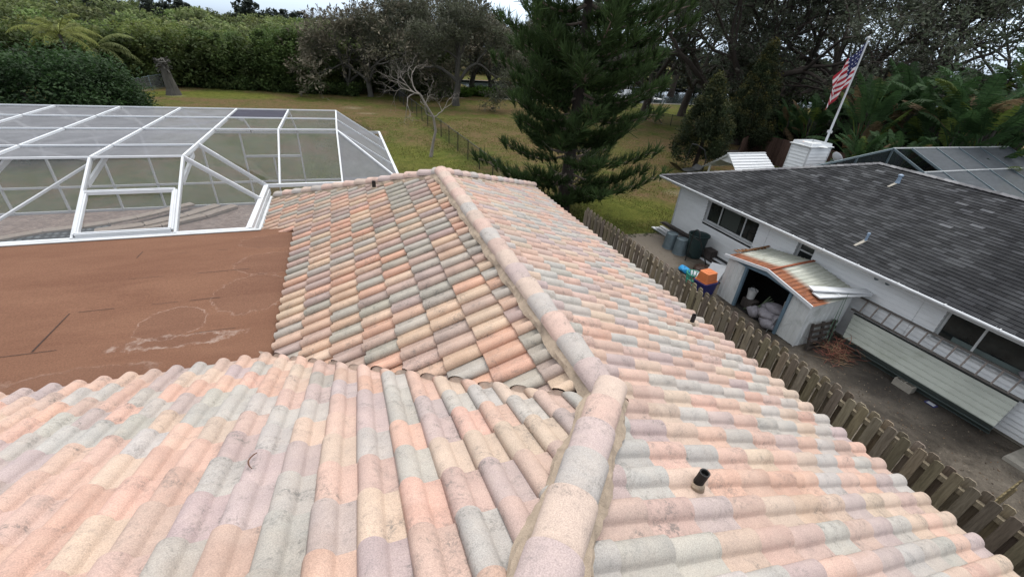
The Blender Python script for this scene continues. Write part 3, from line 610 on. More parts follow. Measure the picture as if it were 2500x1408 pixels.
# shingle tabs, each its own small face with a visible lower edge
rs = np.random.RandomState(3); ex, tw = .142, .30; sc_ = math.hypot(1, SL); V = []; Cc = []
n = int(WW*sc_/ex)+1
for k in range(n):
    x0 = GX-.02+k*ex/sc_; x1 = min(x0+ex/sc_*1.0, GX+WW)
    yend = NY-(x0-GX); y = YB-rs.rand()*tw; off = (k % 2)*tw/2
    ys = np.arange(YB+off, yend, tw)
    for y in ys:
        y1 = min(y+tw-.006, yend); 
        z0 = GZ+(x0-GX)*SL+.010+rs.rand()*.006; z1 = GZ+(x1-GX)*SL+.001
        v = [(x0, y, z0), (x1, y, z1), (x1, y1, z1), (x0, y1, z0)]
        V.append(v); b = .027+rs.rand()**1.5*.038+(.055 if rs.rand() > .955 and x0 > GX+WW*.5 else 0); Cc.append((b*.93, b*.97, b*1.02))
        V.append([(x0, y, z0), (x0, y1, z0), (x0+.001, y1, z0-.018), (x0+.001, y, z0-.018)]); Cc.append((.012, .012, .014))
me = flat_mesh(np.array(V), 4, 'shingles', np.array(Cc)); link('shingles', me, M_SHINGLE, nb)
g = G()                                      # ridge and hip caps
for a, b in (((GX-.02, NY+.02, GZ+.03), (GX+WW, NY-WW, rz+.035)), ((GX+WW, NY-WW, rz+.035), (GX+WW, YB, rz+.035)), ((GX+WW, NY-WW, rz+.035), (GX+2*WW, NY, GZ+.03))):
    a = Vector(a); b = Vector(b); m_ = int((b-a).length/.2); s = (b-a).cross(Vector((0, 0, 1))).normalized()*.13
    for q in range(m_):
        p = a+(b-a)*q/m_; p2 = a+(b-a)*(q+1.1)/m_; k = r.uniform(.13, .22); l1 = Vector((0, 0, .014)); dn_ = Vector((0, 0, -.045)); c = (k, k, k*1.03)
        g.add([p-s+dn_+l1, p+l1, p2, p2-s+dn_, p+s+dn_+l1, p2+s+dn_], [(0, 1, 2, 3), (1, 4, 5, 2)], c)
g.v = [np.array([tuple(x) for x in v]) for v in g.v]
g.build('ridge_shingles', M_SHINGLE, nb)
g = G()                                      # gutter: a K profile run along the eave
pr = [(-.02, -.02), (-.10, 0), (-.115, -.02), (-.10, -.06), (-.03, -.11), (0, -.11), (0, -.125), (.03, -.125), (.03, 0), (.0, .004), (-.012, -.014)]
n_ = len(pr); g.add([(GX+a, y, GZ+b) for y in (YB, NY+.03) for a, b in pr], [(i, (i+1) % n_, n_+(i+1) % n_, n_+i) for i in range(n_)]+[tuple(range(n_)), tuple(range(n_, 2*n_))[::-1]])
g.box((GX+.03, NY, GZ-.13), (GX+2*WW, NY+.03, GZ-.005))
gut = g.build('gutter', M_WHITE, nb)
g = G()
for k in range(18): g.box((GX-.112, 14.3-k*1.0, GZ-.012), (GX-.02, 14.32-k*1.0, GZ+.002))
g.build('gutter_straps', M_TRIM, gut)
g = G(); g.box((GX+.03, YB, GZ-.16), (WX, 14.1, GZ-.13)); g.box((WX, 14.1, GZ-.16), (GX+2*WW, NY, GZ-.13)); g.build('soffit', M_TRIM, nb)
for x, y, h, rr, big in ((16.5, 8.55, .22, .055, 1), (13.34, 6.95, .24, .04, 0)):
    g = G(); z = GZ+(x-GX)*SL
    if big: g.lathe([(rr*1.3, 0), (rr, .1), (rr, h), (rr*1.35, h), (rr*1.35, h+.04), (0, h+.07)], 10, (x, y, z))
    else: g.tube([(x, y, z-.02), (x, y, z+h)], rr*.8, 10); g.lathe([(rr, h-.05), (rr, h), (0, h+.01)], 10, (x, y, z))
    v = g.build('roof_vent', M_BLUEPIPE, nb)
    g = G(); g.add([(x-.38, y-.035, z-.38*SL+.022), (x+.02, y-.05, z+.025), (x+.02, y+.05, z+.025), (x-.38, y+.03, z-.38*SL+.022)], [(0, 1, 2, 3)]); g.build('flashing', M_BLOCK, v)
g = G(); g.tube([(WX-.03, 6.05, 2.12), (WX-.12, 6.03, 2.13), (WX-.22, 5.98, 2.08)], [.03, .05, .055], 8); g.tube([(WX-.03, 5.8, 2.12), (WX-.12, 5.78, 2.13), (WX-.2, 5.7, 2.08)], [.03, .05, .055], 8); g.box((WX-.05, 5.7, 2.1), (WX-.02, 6.15, 2.17)); g.build('floodlight', M_GALV, nb)
# chimney, its dish
ch = thing('chimney', (21.2, 15.2, 0), 'white lap sided chimney stack with a shallow metal cap behind the dark shingle roof', 'chimney')
g = G(); z = .05
while z < 3.48:
    for (xa, ya, xb, yb, nx_, ny_) in ((20.6, 15.75, 20.6, 14.75, -1, 0), (20.6, 14.75, 21.95, 14.75, 0, -1), (21.95, 14.75, 21.95, 15.75, 1, 0), (21.95, 15.75, 20.6, 15.75, 0, 1)):
        g.add([(xa+nx_*.03, ya+ny_*.03, z), (xb+nx_*.03, yb+ny_*.03, z), (xb, yb, z+.16), (xa, ya, z+.16), (xa, ya, z), (xb, yb, z)], [(0, 1, 2, 3), (1, 0, 4, 5)])
    z += .155
g.build('stack', M_SIDING, ch)
g = G(); g.box((20.5, 14.66, 3.44), (22.05, 15.84, 3.49)); g.lathe([(.85, 3.49), (.5, 3.56), (0, 3.58)], 4, (21.27, 15.25, 0), rot=None); g.build('chimney_cap', M_TRIM, ch, bevel=.01)
g = G(); g.box((20.8, 15.2, 3.5), (21.3, 15.6, 3.56)); g.build('rusty_plate', weathered('faded orange rust', srgb(190, 130, 104), .9), ch)
for c in ((20.6, 14.75), (21.95, 14.75), (20.6, 15.75)):
    g = G(); g.box((c[0]-.03, c[1]-.03, .05), (c[0]+.03, c[1]+.03, 3.44)); g.build('corner_board', M_TRIM, ch)
dish = thing('satellite_dish', (22.2, 14.5, 2.9), 'pale grey satellite dish fixed behind the white chimney', 'satellite dish')
g = G(); rot = Matrix.Rotation(R_(58), 4, 'Y')@Matrix.Rotation(R_(10), 4, 'X'); g.lathe([(0, 0), (.18, .02), (.32, .07), (.325, .075), (.32, .085), (.17, .035), (0, .012)], 20, (22.35, 14.55, 2.95), rot=rot); g.build('reflector', M_WHITE, dish, smooth=True)
g = G(); g.tube([(21.97, 14.9, 2.6), (22.15, 14.7, 2.75), (22.3, 14.57, 2.92)], .02, 6); g.build('bracket', M_GALV, dish)
# flag
fp = far(2012, 27); fp = Vector((22.25, 15.25, 0))
d1 = ray(2012, 355); fp = Vector((d1.x, d1.y, 0))*(27/math.hypot(d1.x, d1.y)); d2 = ray(2123, 97); ztop = HC+d2.z*27/math.hypot(d2.x, d2.y)
fl = thing('flagpole', fp, 'tall pale metal flagpole rising behind the white chimney', 'flagpole')
g = G(); g.tube([fp, fp+Vector((0, 0, ztop*.5)), fp+Vector((0, 0, ztop))], [.06, .05, .035], 10); g.build('pole', M_WHITE, fl)
g = G(); g.lathe([(0, -.06), (.06, -.03), (.07, .02), (.05, .06), (0, .08)], 10, fp+Vector((0, 0, ztop+.05))); g.build('finial', M_TRIM, fl)
g = G(); g.box((-.02, -.12, -.06), (.02, .12, .06), at_=fp+Vector((0, 0, ztop-3.9))); g.build('cleat', M_TRIM, fl)
Lf = -Vector((CR[0][0], CR[0][1], 0)).normalized(); Bk = Vector((-Lf.y, Lf.x, 0))
V = []; Cc = []; nu, nv = 40, 39
def flagp(u, v):
    p = fp+Vector((0, 0, ztop-.12)); h = 1.75
    return p+Lf*(.04+.80*u**.8*(1-.25*v)+.05*math.sin(u*9+v*3)*u)+Bk*(.16*math.sin(u*10-v*4)*min(1, u*4))-Vector((0, 0, h*v*(1-.22*u)+1.45*u+.06*math.sin(v*9+u*6)*u))
for i in range(nu):
    for j in range(nv):
        V.append([flagp(i/nu, j/nv), flagp((i+1)/nu, j/nv), flagp((i+1)/nu, (j+1)/nv), flagp(i/nu, (j+1)/nv)])
        st_ = j//3
        if i < nu*.42 and st_ < 7: c = (.03, .036, .095) if not (i % 3 == 1 and j % 4 == 1) else (.6, .6, .65)
        else: c = (.36, .04, .055) if st_ % 2 == 0 else (.68, .66, .68)
        Cc.append(c)
me = flat_mesh(np.array([[tuple(p) for p in q] for q in V]), 4, 'flag', np.array(Cc)); o = link('flag', me, M_CLOTH)
tag(o, 'American flag with red and white stripes drooping from the pole behind the chimney', 'flag')
# swing canopy with a ribbed white gable roof
cn = thing('swing_canopy', (21, 18.7, 0), 'white ribbed metal gable canopy standing beyond the shingle roof left of the chimney', 'canopy')
def ribbed(g, a, b, c, d, nrib, amp):        # a-b upper edge, d-c lower edge; ribs run from upper to lower edge? they step along the slope
    a, b, c, d = map(Vector, (a, b, c, d)); n = (b-a).cross(d-a).normalized()
    if n.z < 0: n = -n
    for k in range(nrib):
        t0, t1 = k/nrib, (k+1)/nrib; p = [a+(d-a)*t0, b+(c-b)*t0, b+(c-b)*t1, a+(d-a)*t1]
        g.add([tuple(p[0]), tuple(p[1]), tuple(p[2]+n*amp), tuple(p[3]+n*amp), tuple(p[2]), tuple(p[3])], [(0, 1, 2, 3), (3, 2, 4, 5)])
g = G(); ribbed(g, (19.85, 18.7, 2.25), (22.55, 18.7, 2.25), (22.75, 17.3, 1.2), (19.65, 17.3, 1.2), 9, .035); ribbed(g, (22.55, 18.72, 2.25), (19.85, 18.72, 2.25), (19.65, 20.1, 1.2), (22.75, 20.1, 1.2), 9, .035)
g.box((19.8, 18.66, 2.24), (22.6, 18.76, 2.29)); g.build('roof', M_WHITE, cn)
g = G(); g.add([(19.9, 18.15, 1.8), (19.9, 19.25, 1.8), (19.9, 18.7, 2.2), (19.95, 18.15, 1.8), (19.95, 19.25, 1.8), (19.95, 18.7, 2.2)], [(0, 1, 2), (5, 4, 3), (0, 1, 4, 3)])
for y in (17.3, 20.1): g.bar((19.85, y, 1.2), (19.85, 18.7, 2.2), .05, .07)
g.build('gable_truss', M_TRIM, cn)
for x in (19.9, 22.4):
    for y in (17.6, 19.8): g = G(); g.box((x-.04, y-.04, 0), (x+.04, y+.04, 1.42)); g.build('post', M_TRIM, cn)
# neighbour's own screened enclosure
nc = thing('neighbour_pool_cage', (28, 12, 0), 'grey weathered screen enclosure with one open bay behind the dark shingle roof', 'pool cage')
xs = [24.7, 26.1, 28.0, 29.9, 31.8, 34.5]
lv = [(13.66, 3.6), (12.0, 2.9), (9.8, 2.0)]
for x in xs:
    g = G()
    for (ya, za), (yb, zb) in zip(lv, lv[1:]): g.bar((x, ya, za), (x, yb, zb), .05, .09)
    g.build('rafter', M_GALV, nc)
for a, b in (((34.5, 13.66, 3.6), (36.3, 13.66, 2.6)), ((24.7, 13.66, 3.6), (17, 13.66, 2.45)), ((24.7, 12.0, 2.9), (26.1, 9.8, 2.0))): g = G(); g.bar(a, b, .05, .08); g.build('hip_rafter', M_GALV, nc)
for x, z in ((24.7, 3.6), (22.4, 3.26), (20.2, 2.93)): g = G(); g.bar((x, 13.66, 0), (x, 13.66, z), .05, .08); g.build('post', M_GALV, nc)
for a, b in (((24.7, 12.0, 2.9), (23.2, 13.6, 2.9)), ((24.7, 13.6, 2.2), (28.5, 13.6, 1.9))): g = G(); g.bar(a, b, .045, .055); g.build('brace', M_GALV, nc)
g = G()
for (ya, za) in lv: g = G(); g.bar((24.7, ya, za+.03), (34.5, ya, za+.03), .04, .05); g.build('purlin', M_TRIM, nc)
g = G(); g.quad((26.1, 13.66, 3.6), (34.5, 13.66, 3.6), (34.5, 12, 2.9), (26.1, 12, 2.9)); g.quad((24.7, 12, 2.9), (34.5, 12, 2.9), (34.5, 9.8, 2.0), (24.7, 9.8, 2.0)); g.add([(34.5, 13.66, 3.6), (36.3, 13.66, 2.6), (36.3, 9.8, 1.5), (34.5, 9.8, 2.0)], [(0, 1, 2, 3)]); g.build('roof_screen', M_SCREEN_N, nc)
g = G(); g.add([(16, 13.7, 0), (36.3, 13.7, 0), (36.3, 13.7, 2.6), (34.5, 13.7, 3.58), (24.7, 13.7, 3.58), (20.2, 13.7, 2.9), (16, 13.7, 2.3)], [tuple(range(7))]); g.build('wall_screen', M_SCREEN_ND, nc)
# brown board fence behind
bf = thing('board_fence', (29, 22, 0), 'reddish brown solid board fence in front of the big leaved palms', 'fence')
g = G(); pts = [(26.6, 24.2), (30.0, 26.4), (30.6, 22.4), (31.2, 18.6), (31.6, 14.5)]
for (xa, ya), (xb, yb) in zip(pts, pts[1:]):
    L_ = math.hypot(xb-xa, yb-ya); m_ = int(L_/.16)
    for k in range(m_):
        x = xa+(xb-xa)*k/m_; y = ya+(yb-ya)*k/m_; x2 = xa+(xb-xa)*(k+.94)/m_; y2 = ya+(yb-ya)*(k+.94)/m_; kk = r.uniform(.65, 1.25)
        g.bar((x, y, .95), (x2, y2, .95), .02, 1.9+r.uniform(-.03, .03), (kk, kk, kk))
g.build('boards', M_BROWNF, bf)
# picnic bench, hammock swing
bn = thing('picnic_table', (27.6, 25.4, 0), 'dark wooden picnic table in the shade beside the brown board fence', 'table')
g = G(); g.box((26.6, 25.1, .7), (28.5, 25.8, .75)); g.build('tabletop', M_PALLET, bn)
for yy in (24.7, 26.0): g = G(); g.box((26.6, yy, .42), (28.5, yy+.25, .46)); g.build('bench_seat', M_PALLET, bn)
for xx in (26.8, 28.2): g = G(); g.bar((xx, 24.7, 0), (xx, 25.7, .7), .06, .06, up=(1, 0, 0)); g.bar((xx, 26.2, 0), (xx, 25.2, .7), .06, .06, up=(1, 0, 0)); g.bar((xx, 24.7, .4), (xx, 26.2, .4), .05, .06); g.build('leg', M_PALLET, bn)
sw = thing('hammock_swing', (19.6, 22.4, 0), 'black curved hanging lounger on its frame under the small cedar', 'hammock')
hx, hy = 19.7, 21.6
g = G(); g.tube([(hx+.3, hy+.1, .03), (hx+.9, hy-.1, .1), (hx+1.3, hy-.2, .6), (hx+1.35, hy-.2, 1.2), (hx+1.1, hy-.1, 1.8), (hx+.5, hy, 2.1), (hx+.1, hy, 2.15)], .035, 8); g.tube([(hx-.6, hy+.6, .03), (hx+.5, hy-.5, .03)], .03, 6); g.tube([(hx+.1, hy, 2.15), (hx-.1, hy, .75)], .012, 5); g.build('frame', M_DARKMETAL, sw)
g = G(); pr = [(-1.0, 1.05), (-.7, .85), (-.3, .62), (.1, .55), (.5, .6), (.9, .62), (1.2, .85)]
for (a0, z0), (a1, z1) in zip(pr, pr[1:]): g.quad((hx+a0, hy-.35, z0), (hx+a1, hy-.35, z1), (hx+a1, hy+.35, z1), (hx+a0, hy+.35, z0)); g.quad((hx+a0, hy-.35, z0-.05), (hx+a0, hy+.35, z0-.05), (hx+a1, hy+.35, z1-.05), (hx+a1, hy-.35, z1-.05))
g.build('seat', M_DARKMETAL, sw)
# ------------------------------------------------------------------ garden shed
sh = thing('garden_shed', (11.1, 7.7, 0), 'battered white metal shed with a rust streaked gable roof and open doorway', 'shed')
FX, BX, Y0, Y1, YM = 11.08, 12.62, 6.2, 9.13, 7.67      # front, back, south wall, north wall, ridge
EZ, PZ = 1.42, 1.66
def rib_wall(g, p0, p1, z0, z1a, z1b, n_, out):
    p0 = Vector((*p0, 0)); p1 = Vector((*p1, 0)); o_ = Vector((*out, 0))
    pts = []
    for k in range(n_):
        for t, d in ((0, 0), (.08, .012), (.16, .012), (.24, 0)): pts.append(((k+t)/n_, d))
    pts.append((1, 0)); vs = []
    for t, d in pts:
        p = p0+(p1-p0)*t+o_*d; vs += [(p.x, p.y, z0), (p.x, p.y, z1a+(z1b-z1a)*t)]
    g.add(vs, [(2*i, 2*i+2, 2*i+3, 2*i+1) for i in range(len(pts)-1)])
g = G(); rib_wall(g, (FX, Y1), (FX-.02, 8.42), .0, EZ-.02, 1.5, 5, (-1, 0)); rib_wall(g, (FX+.02, 6.83), (FX, Y0), .04, 1.5, EZ-.02, 4, (-1, 0)); rib_wall(g, (FX, Y0), (BX, Y0-.02), .0, EZ, EZ+.06, 9, (0, -1)); rib_wall(g, (BX, Y1), (FX, Y1), .0, EZ+.06, EZ, 9, (0, 1)); rib_wall(g, (BX, Y0), (BX, Y1), 0, EZ+.05, EZ+.05, 14, (1, 0))
g.build('wall', M_SHEDWALL, sh)
g = G(); g.box((FX+.03, 6.3, .01), (BX-.03, 9.05, .03)); g.quad((BX-.05, 6.25, .02), (BX-.05, 6.25, 1.45), (BX-.05, 9.08, 1.45), (BX-.05, 9.08, .02)); g.quad((FX+.05, 9.08, .02), (BX-.05, 9.08, .02), (BX-.05, 9.08, 1.45), (FX+.05, 9.08, 1.45)); g.build('shade_sheets', M_DARK, sh)  # near-black sheets inside the walls: shade of the shed interior as colour
for ya_ in (8.36, 6.78): g = G(); g.box((FX-.035, ya_, .02), (FX+.05, ya_+.08, 1.44)); g.build('door_frame', M_SHEDBLUE, sh)
g = G(); g.add([(FX-.03, Y1, EZ-.03), (FX-.03, Y1, EZ), (FX-.03, YM, PZ), (FX-.03, Y0, EZ), (FX-.03, Y0, EZ-.03), (FX-.03, 6.8, 1.38), (FX-.03, YM, 1.46), (FX-.03, 8.4, 1.38)], [(0, 1, 2, 6, 7), (6, 2, 3, 4, 5)])
g.build('gable_panel', M_SHEDBLUE, sh)
g = G(); ov = .10; zb = .10                   # roof, ribs run front to back; higher at the back
def rp(x, y, lift=0):
    t = abs(y-YM)/(YM-Y0+ov); return (x, y, PZ-(PZ-EZ+.02)*t+zb*(x-FX)/1.6+lift)
for y0, y1 in ((YM, Y0-ov), (YM, Y1+ov)):
    n_ = 11; ys = [y0+(y1-y0)*k/n_ for k in range(n_+1)]; prof = []
    for k in range(n_):
        d = (y1-y0)/n_; prof += [(ys[k], 0), (ys[k]+d*.1, .016), (ys[k]+d*.2, .016), (ys[k]+d*.3, 0)]
    prof.append((y1, 0)); vs = []
    for y, l in prof: vs += [rp(-.10, y, l), rp(1.72, y, l)]
    vs = [(v[0]+FX, v[1], rp(v[0]+FX, v[1])[2]+(v[2]-rp(v[0], v[1])[2])) for v in vs]
    g.add([(x-FX, y, z) for x, y, z in vs], [(2*i, 2*i+1, 2*i+3, 2*i+2) for i in range(len(prof)-1)])
rf_ = g.build('roof', M_RUSTROOF, sh, loc=(0, 0, 0)); rf_.location = (0, 0, 0); rf_.matrix_parent_inverse = Matrix.Identity(4); rf_.location = (FX-11.1, -7.7, 0)
g = G(); g.bar((FX-.11, Y1+ov, EZ+.0), (FX-.11, YM, PZ+.01), .03, .09); g.bar((FX-.11, YM, PZ+.01), (FX-.13, Y0-ov, EZ-.04), .03, .09); g.build('white_fascia', M_WHITE, sh)
g = G(); g.bar((FX-.1, YM, PZ+.02), (FX+1.72, YM, PZ+.13), .07, .03); g.build('ridge_strip', weathered('rust strip', srgb(132, 74, 50), .9, .4, 12), sh)
g = G(); g.bar((FX+.55, Y1+.08, EZ+.07), (FX+1.74, Y1+.1, EZ+.14), .08, .02)
for k in range(9): g.box((FX+.3+k*.15, Y1+.02+r.uniform(0, .06), EZ+.08), (FX+.38+k*.15, Y1+.1+r.uniform(0, .1), EZ+.095))
g.build('leaf_litter', weathered('brown leaves', srgb(112, 78, 48), .95, .5, 12), sh)
# boards lying on the shed roof
g = G(); g.bar((FX+.35, 6.62, 1.60), (FX+1.78, 6.0, 1.66), .26, .04); o = g.build('white_board', M_WHITE, bevel=.006); tag(o, 'long blank white board lying aslant on the rusty shed roof', 'board')
ss = thing('storm_shutter', (FX+.6, 6.25, 1.5), 'narrow white framed door panel lying beside the long board on the shed roof', 'panel')
a = Vector((FX+.28, 6.38, 1.535)); b = Vector((FX+1.75, 6.02, 1.62)); sd = (b-a).cross(Vector((0, 0, 1))).normalized()
g = G()
for s in (-1, 1): g.bar(a+sd*s*.13, b+sd*s*.13, .04, .035)
for t in (0.01, .42, .97): g.bar(a+(b-a)*t-sd*.13, a+(b-a)*t+sd*.13, .05, .034)
g.build('frame', M_WHITE, ss)
g = G(); g.quad(a-sd*.13, b-sd*.13, b+sd*.13, a+sd*.13); g.v = [np.array([tuple(p) for p in v]) for v in g.v]; g.build('infill', M_TRIM, ss)
# sacks in the doorway
def blob(g, c, s, seed, n_=10, c_=None):
    rr = random.Random(seed); ph = [rr.uniform(0, 6) for _ in range(6)]; vs = []; rows, cols_ = 9, 14
    for i in range(rows+1):
        th = math.pi*i/rows
        for j in range(cols_):
            a = 2*math.pi*j/cols_; k = 1+.10*math.sin(3*a+ph[0]+th*2)+.08*math.sin(5*a+ph[1]-th*3)+.05*math.sin(9*a+ph[2])
            sx_ = abs(math.sin(th))**.7; vs.append((c[0]+s[0]*k*sx_*math.cos(a), c[1]+s[1]*k*sx_*math.sin(a), c[2]+s[2]*math.cos(th)*(1+.1*math.sin(2*a+ph[3]))))
    g.add(vs, [(i*cols_+j, (i+1)*cols_+j, (i+1)*cols_+(j+1) % cols_, i*cols_+(j+1) % cols_) for i in range(rows) for j in range(cols_)], c_)
labs = ['topmost grey sack of the heap in the shed doorway', 'grey sack lowest and nearest the yard in the shed doorway', 'grey sack at the left end of the heap in the shed doorway', 'grey sack in the middle of the heap in the shed doorway', 'grey sack at the right end of the heap by the blue door post', 'grey sack at the back of the heap inside the shed']
for k, (x, y, z, sx_, sy, sz_) in enumerate(((11.42, 7.28, .52, .24, .32, .12), (11.12, 7.12, .16, .2, .3, .15), (11.22, 7.72, .17, .2, .24, .16), (11.2, 7.3, .34, .22, .3, .13), (11.28, 6.98, .3, .2, .16, .2), (11.55, 7.45, .36, .22, .34, .15))):
    g = G(); blob(g, (x, y, z), (sx_, sy, sz_), k); o = g.build('sack', M_SACK, smooth=True); tag(o, labs[k], 'sack', 'sacks heaped in the shed doorway')
g = G(); g.bar((11.45, 7.05, .5), (11.3, 6.98, .95), .1, .08); tag(g.build('timber_offcut', M_BLOCK, bevel=.01), 'short pale timber offcut leaning on the sacks in the shed', 'timber')
g = G()
for k in range(6): g.bar((11.2+.06*k, 8.1-.05*k, .06+.03*k), (11.6+.03*k, 7.3+.1*k, .5+.02*k), .03, .02)
tag(g.build('garden_canes', weathered('green canes', srgb(92, 104, 84), .8)), 'bundle of thin green canes leaning inside the shed doorway', 'canes')
bk = thing('bucket', (11.5, 8.25, .0), 'pale bucket standing in the dark left corner inside the shed', 'bucket')
g = G(); g.lathe([(0, .0), (.11, 0), (.14, .28), (.15, .28), (.15, .3), (.135, .3), (.105, .02), (0, .02)], 16, (11.45, 8.2, .35)); g.build('pail', M_TRIM, bk)
g = G(); g.tube([(11.45, 8.35, .62), (11.4, 8.2, .8), (11.45, 8.05, .62)], .01, 5); g.build('handle', M_DARKMETAL, bk)
g = G(); g.box((11.3, 7.95, .04), (11.6, 8.35, .34)); tag(g.build('crate', M_PALLET, bevel=.01), 'dark crate under the pale bucket inside the shed', 'crate')
g = G(); g.add([(10.92, 6.95, .01), (11.02, 6.87, .55), (11.1, 6.9, .5), (11.15, 7.1, .02)], [(0, 1, 2, 3)]); tag(g.build('sheet_offcut', M_SHEDWALL), 'grey sheet metal offcut leaning against the blue door post', 'offcut')
# cans and the leaf bag stand
def ribbed_can(x, y, h, r0, r1, label, mat=M_GALV, tiltd=0):
    g = G(); pr = []
    for k in range(25):
        t = k/24; pr.append((r0+(r1-r0)*t+.006*(k % 2), h*t))
    pr += [(r1*.93, h+.006), (r1*.90, h-.02), (0, h-.02)]
    t_ = thing('metal_bin', (x, y, 0), label, 'bin', 'upturned grey bins'); g.lathe(pr, 28, (x, y, .01)); g.build('body', mat, t_, smooth=False)
    g = G(); g.lathe([(r0+.012, 0), (r0+.022, .015), (r0+.012, .03)], 28, (x, y, .01)); g.lathe([(r1+.004, h-.03), (r1+.012, h-.01), (r1, h+.01)], 28, (x, y, .01)); g.build('rim', mat, t_)
ribbed_can(11.9, 12.72, .62, .27, .22, 'grey metal bin upside down, the farther of two beside the tall dark bin')
ribbed_can(11.95, 12.15, .62, .27, .22, 'grey metal bin upside down, the nearer of two touching the tall dark bin')
tb = thing('waste_bin', (12.35, 11.75, 0), 'tall dark green plastic waste bin beside two upturned grey bins', 'bin')
M_GREENBIN = weathered('dark green plastic', (.022, .04, .04, 1), .5, .15, 4)
g = G(); g.lathe([(0, .02), (.27, .02), (.29, .1), (.36, .86), (.40, .88), (.40, .93), (.36, .93), (.34, .88), (.28, .1), (0, .08)], 28, (12.3, 11.75, .03)); g.build('body', M_GREENBIN, tb)
g = G(); g.lathe([(.385, 0), (.40, .02), (.40, .05), (.385, .06), (.37, .02)], 28, (12.3, 11.75, .9)); g.build('rim', M_GREENBIN, tb)
st_ = thing('bag_stand', (11.7, 11.3, 0), 'black tubular arched stand in front of the dark green bin', 'stand')
g = G(); bx, by = 11.75, 11.35
g.tube([(bx-.02, by+.17, 0), (bx, by+.17, 1.12)]+[(bx, by+.17*math.cos(a), 1.12+.22*math.sin(a)) for a in (.4, .8, 1.2, 1.57, 1.95, 2.35, 2.74)]+[(bx, by-.17, 1.12), (bx+.5, by-.42, 0)], .022, 8); g.build('hoop', M_DARKMETAL, st_)
g = G(); g.tube([(bx, by+.17, 1.0), (bx, by-.18, 1.0)], .016, 6); g.tube([(bx, by+.17, .35), (bx+.5, by+.35, 0)], .018, 6); g.build('crossbar', M_DARKMETAL, st_)
# pots and planks by the wall
def planks(name, a, b, n_, wd, mat, label, seed, zl=.06, spread=.1):
    rr = random.Random(seed); g = G(); a = Vector(a); b = Vector(b)
    for k in range(n_):
        o1 = Vector((rr.uniform(-spread, spread), rr.uniform(-.25, .25), .02+k*zl/ max(1, 1))); o2 = o1+Vector((rr.uniform(-.08, .08), rr.uniform(-.2, .2), 0))
        g.bar(a+o1, b+o2, wd, .03)
    o = g.build(name, mat); tag(o, label, name.replace('_', ' ')); return o
planks('gutter_lengths', (12.55, 14.5, .05), (12.5, 12.9, .05), 4, .16, M_WHITE, 'stack of white gutter lengths on the ground at the house corner', 1, .07, .06)
planks('old_planks', (12.75, 14.3, .32), (12.8, 12.4, .32), 3, .2, M_PALLET, 'weathered planks on top of the white gutter lengths against the wall', 2, .04, .05)
for k, (xx, mt, lb) in enumerate(((12.45, M_WHITE, 'white metal strip lying on the slab beside the shed, nearest the fence'), (12.62, M_PALLET, 'grey timber between two metal strips on the slab by the wall'), (12.78, M_WHITE, 'bright white metal strip lying close to the house wall'), (12.9, M_DARKMETAL, 'black strip lying against the foot of the house wall'))):
    g = G(); g.bar((xx, 11.6-.1*k, .06+.05*k), (xx+.05, 9.35, .05+.04*k), .11, .035); tag(g.build('metal_strip' if k != 1 else 'timber_length', mt), lb, 'strip' if k != 1 else 'timber')
g = G(); g.box((12.55, 11.2, .1), (12.9, 11.6, .45)); tag(g.build('old_crate', M_PALLET, bevel=.01), 'dark mossy crate behind the tall green bin against the wall', 'crate')
for k, (x, y, rr_) in enumerate(((12.1, 13.05, .12),)):
    g = G(); g.lathe([(0, 0), (rr_, 0), (rr_*1.4, .35), (rr_*1.2, .35), (0, .3)], 14, (x+.25, y, .01)); tag(g.build('plant_pot', M_BLOCK), 'pale clay pot behind the upturned bins', 'pot')
# tubs left of the shed
def tub(x, y, z, sx_, sy, h, col_, label, name='storage_tub', up=False, rz=0):
    t_ = thing(name, (x, y, z), label, 'tub'); m_ = weathered(name+' plastic', col_, .4, .1, 4, dirt_amt=.2)
    a, b = (1.0, .8) if up else (.86, 1.0); bmv = []
    g = G(); cz, sz__ = math.cos(rz), math.sin(rz)
    def ring_(k, zz): return [(x+(q*sx_*k)*cz-(w_*sy*k)*sz__, y+(q*sx_*k)*sz__+(w_*sy*k)*cz, zz) for q, w_ in ((-.5, -.42), (-.42, -.5), (.42, -.5), (.5, -.42), (.5, .42), (.42, .5), (-.42, .5), (-.5, .42))]
    rings = [ring_(a, z), ring_(b, z+h)]
    g.add(rings[0]+rings[1], [(i, (i+1) % 8, 8+(i+1) % 8, 8+i) for i in range(8)]+[tuple(range(8))[::-1]]+([tuple(range(8, 16))] if up else []))
    g.build('body', m_, t_)
    k = a if up else b; zz = z if up else z+h; g = G(); g.add(ring_(k*1.06, zz-.0)+ring_(k*1.06, zz+.05)+ring_(k*.94, zz+.05)+ring_(k*.94, zz), [(j*8+i, j*8+(i+1) % 8, (j+1) % 4*8+(i+1) % 8, (j+1) % 4*8+i) for j in range(4) for i in range(8)]); g.build('rim', m_, t_)
    if up: g = G(); g.add(ring_(b*.55, z+h+.0)+ring_(b*.5, z+h+.012), [tuple(range(8, 16))]+[(i, (i+1) % 8, 8+(i+1) % 8, 8+i) for i in range(8)]); g.build('base_panel', m_, t_)
    return t_
tub(10.65, 9.32, 0, .62, .50, .42, (.02, .022, .11, 1), 'dark blue storage tub on the slab at the left front of the shed', rz=.1)
tub(10.68, 9.36, .44, .56, .46, .34, (.55, .17, .06, 1), 'orange plastic tub upside down on the dark blue tub', up=True, rz=.1)
o = thing('laundry_basket', (10.7, 9.9, 0), 'turquoise green lattice basket behind the orange tub', 'basket')
m_ = weathered('turquoise plastic', (.06, .36, .26, 1), .5, .1, 4)
g = G(); rngs = []
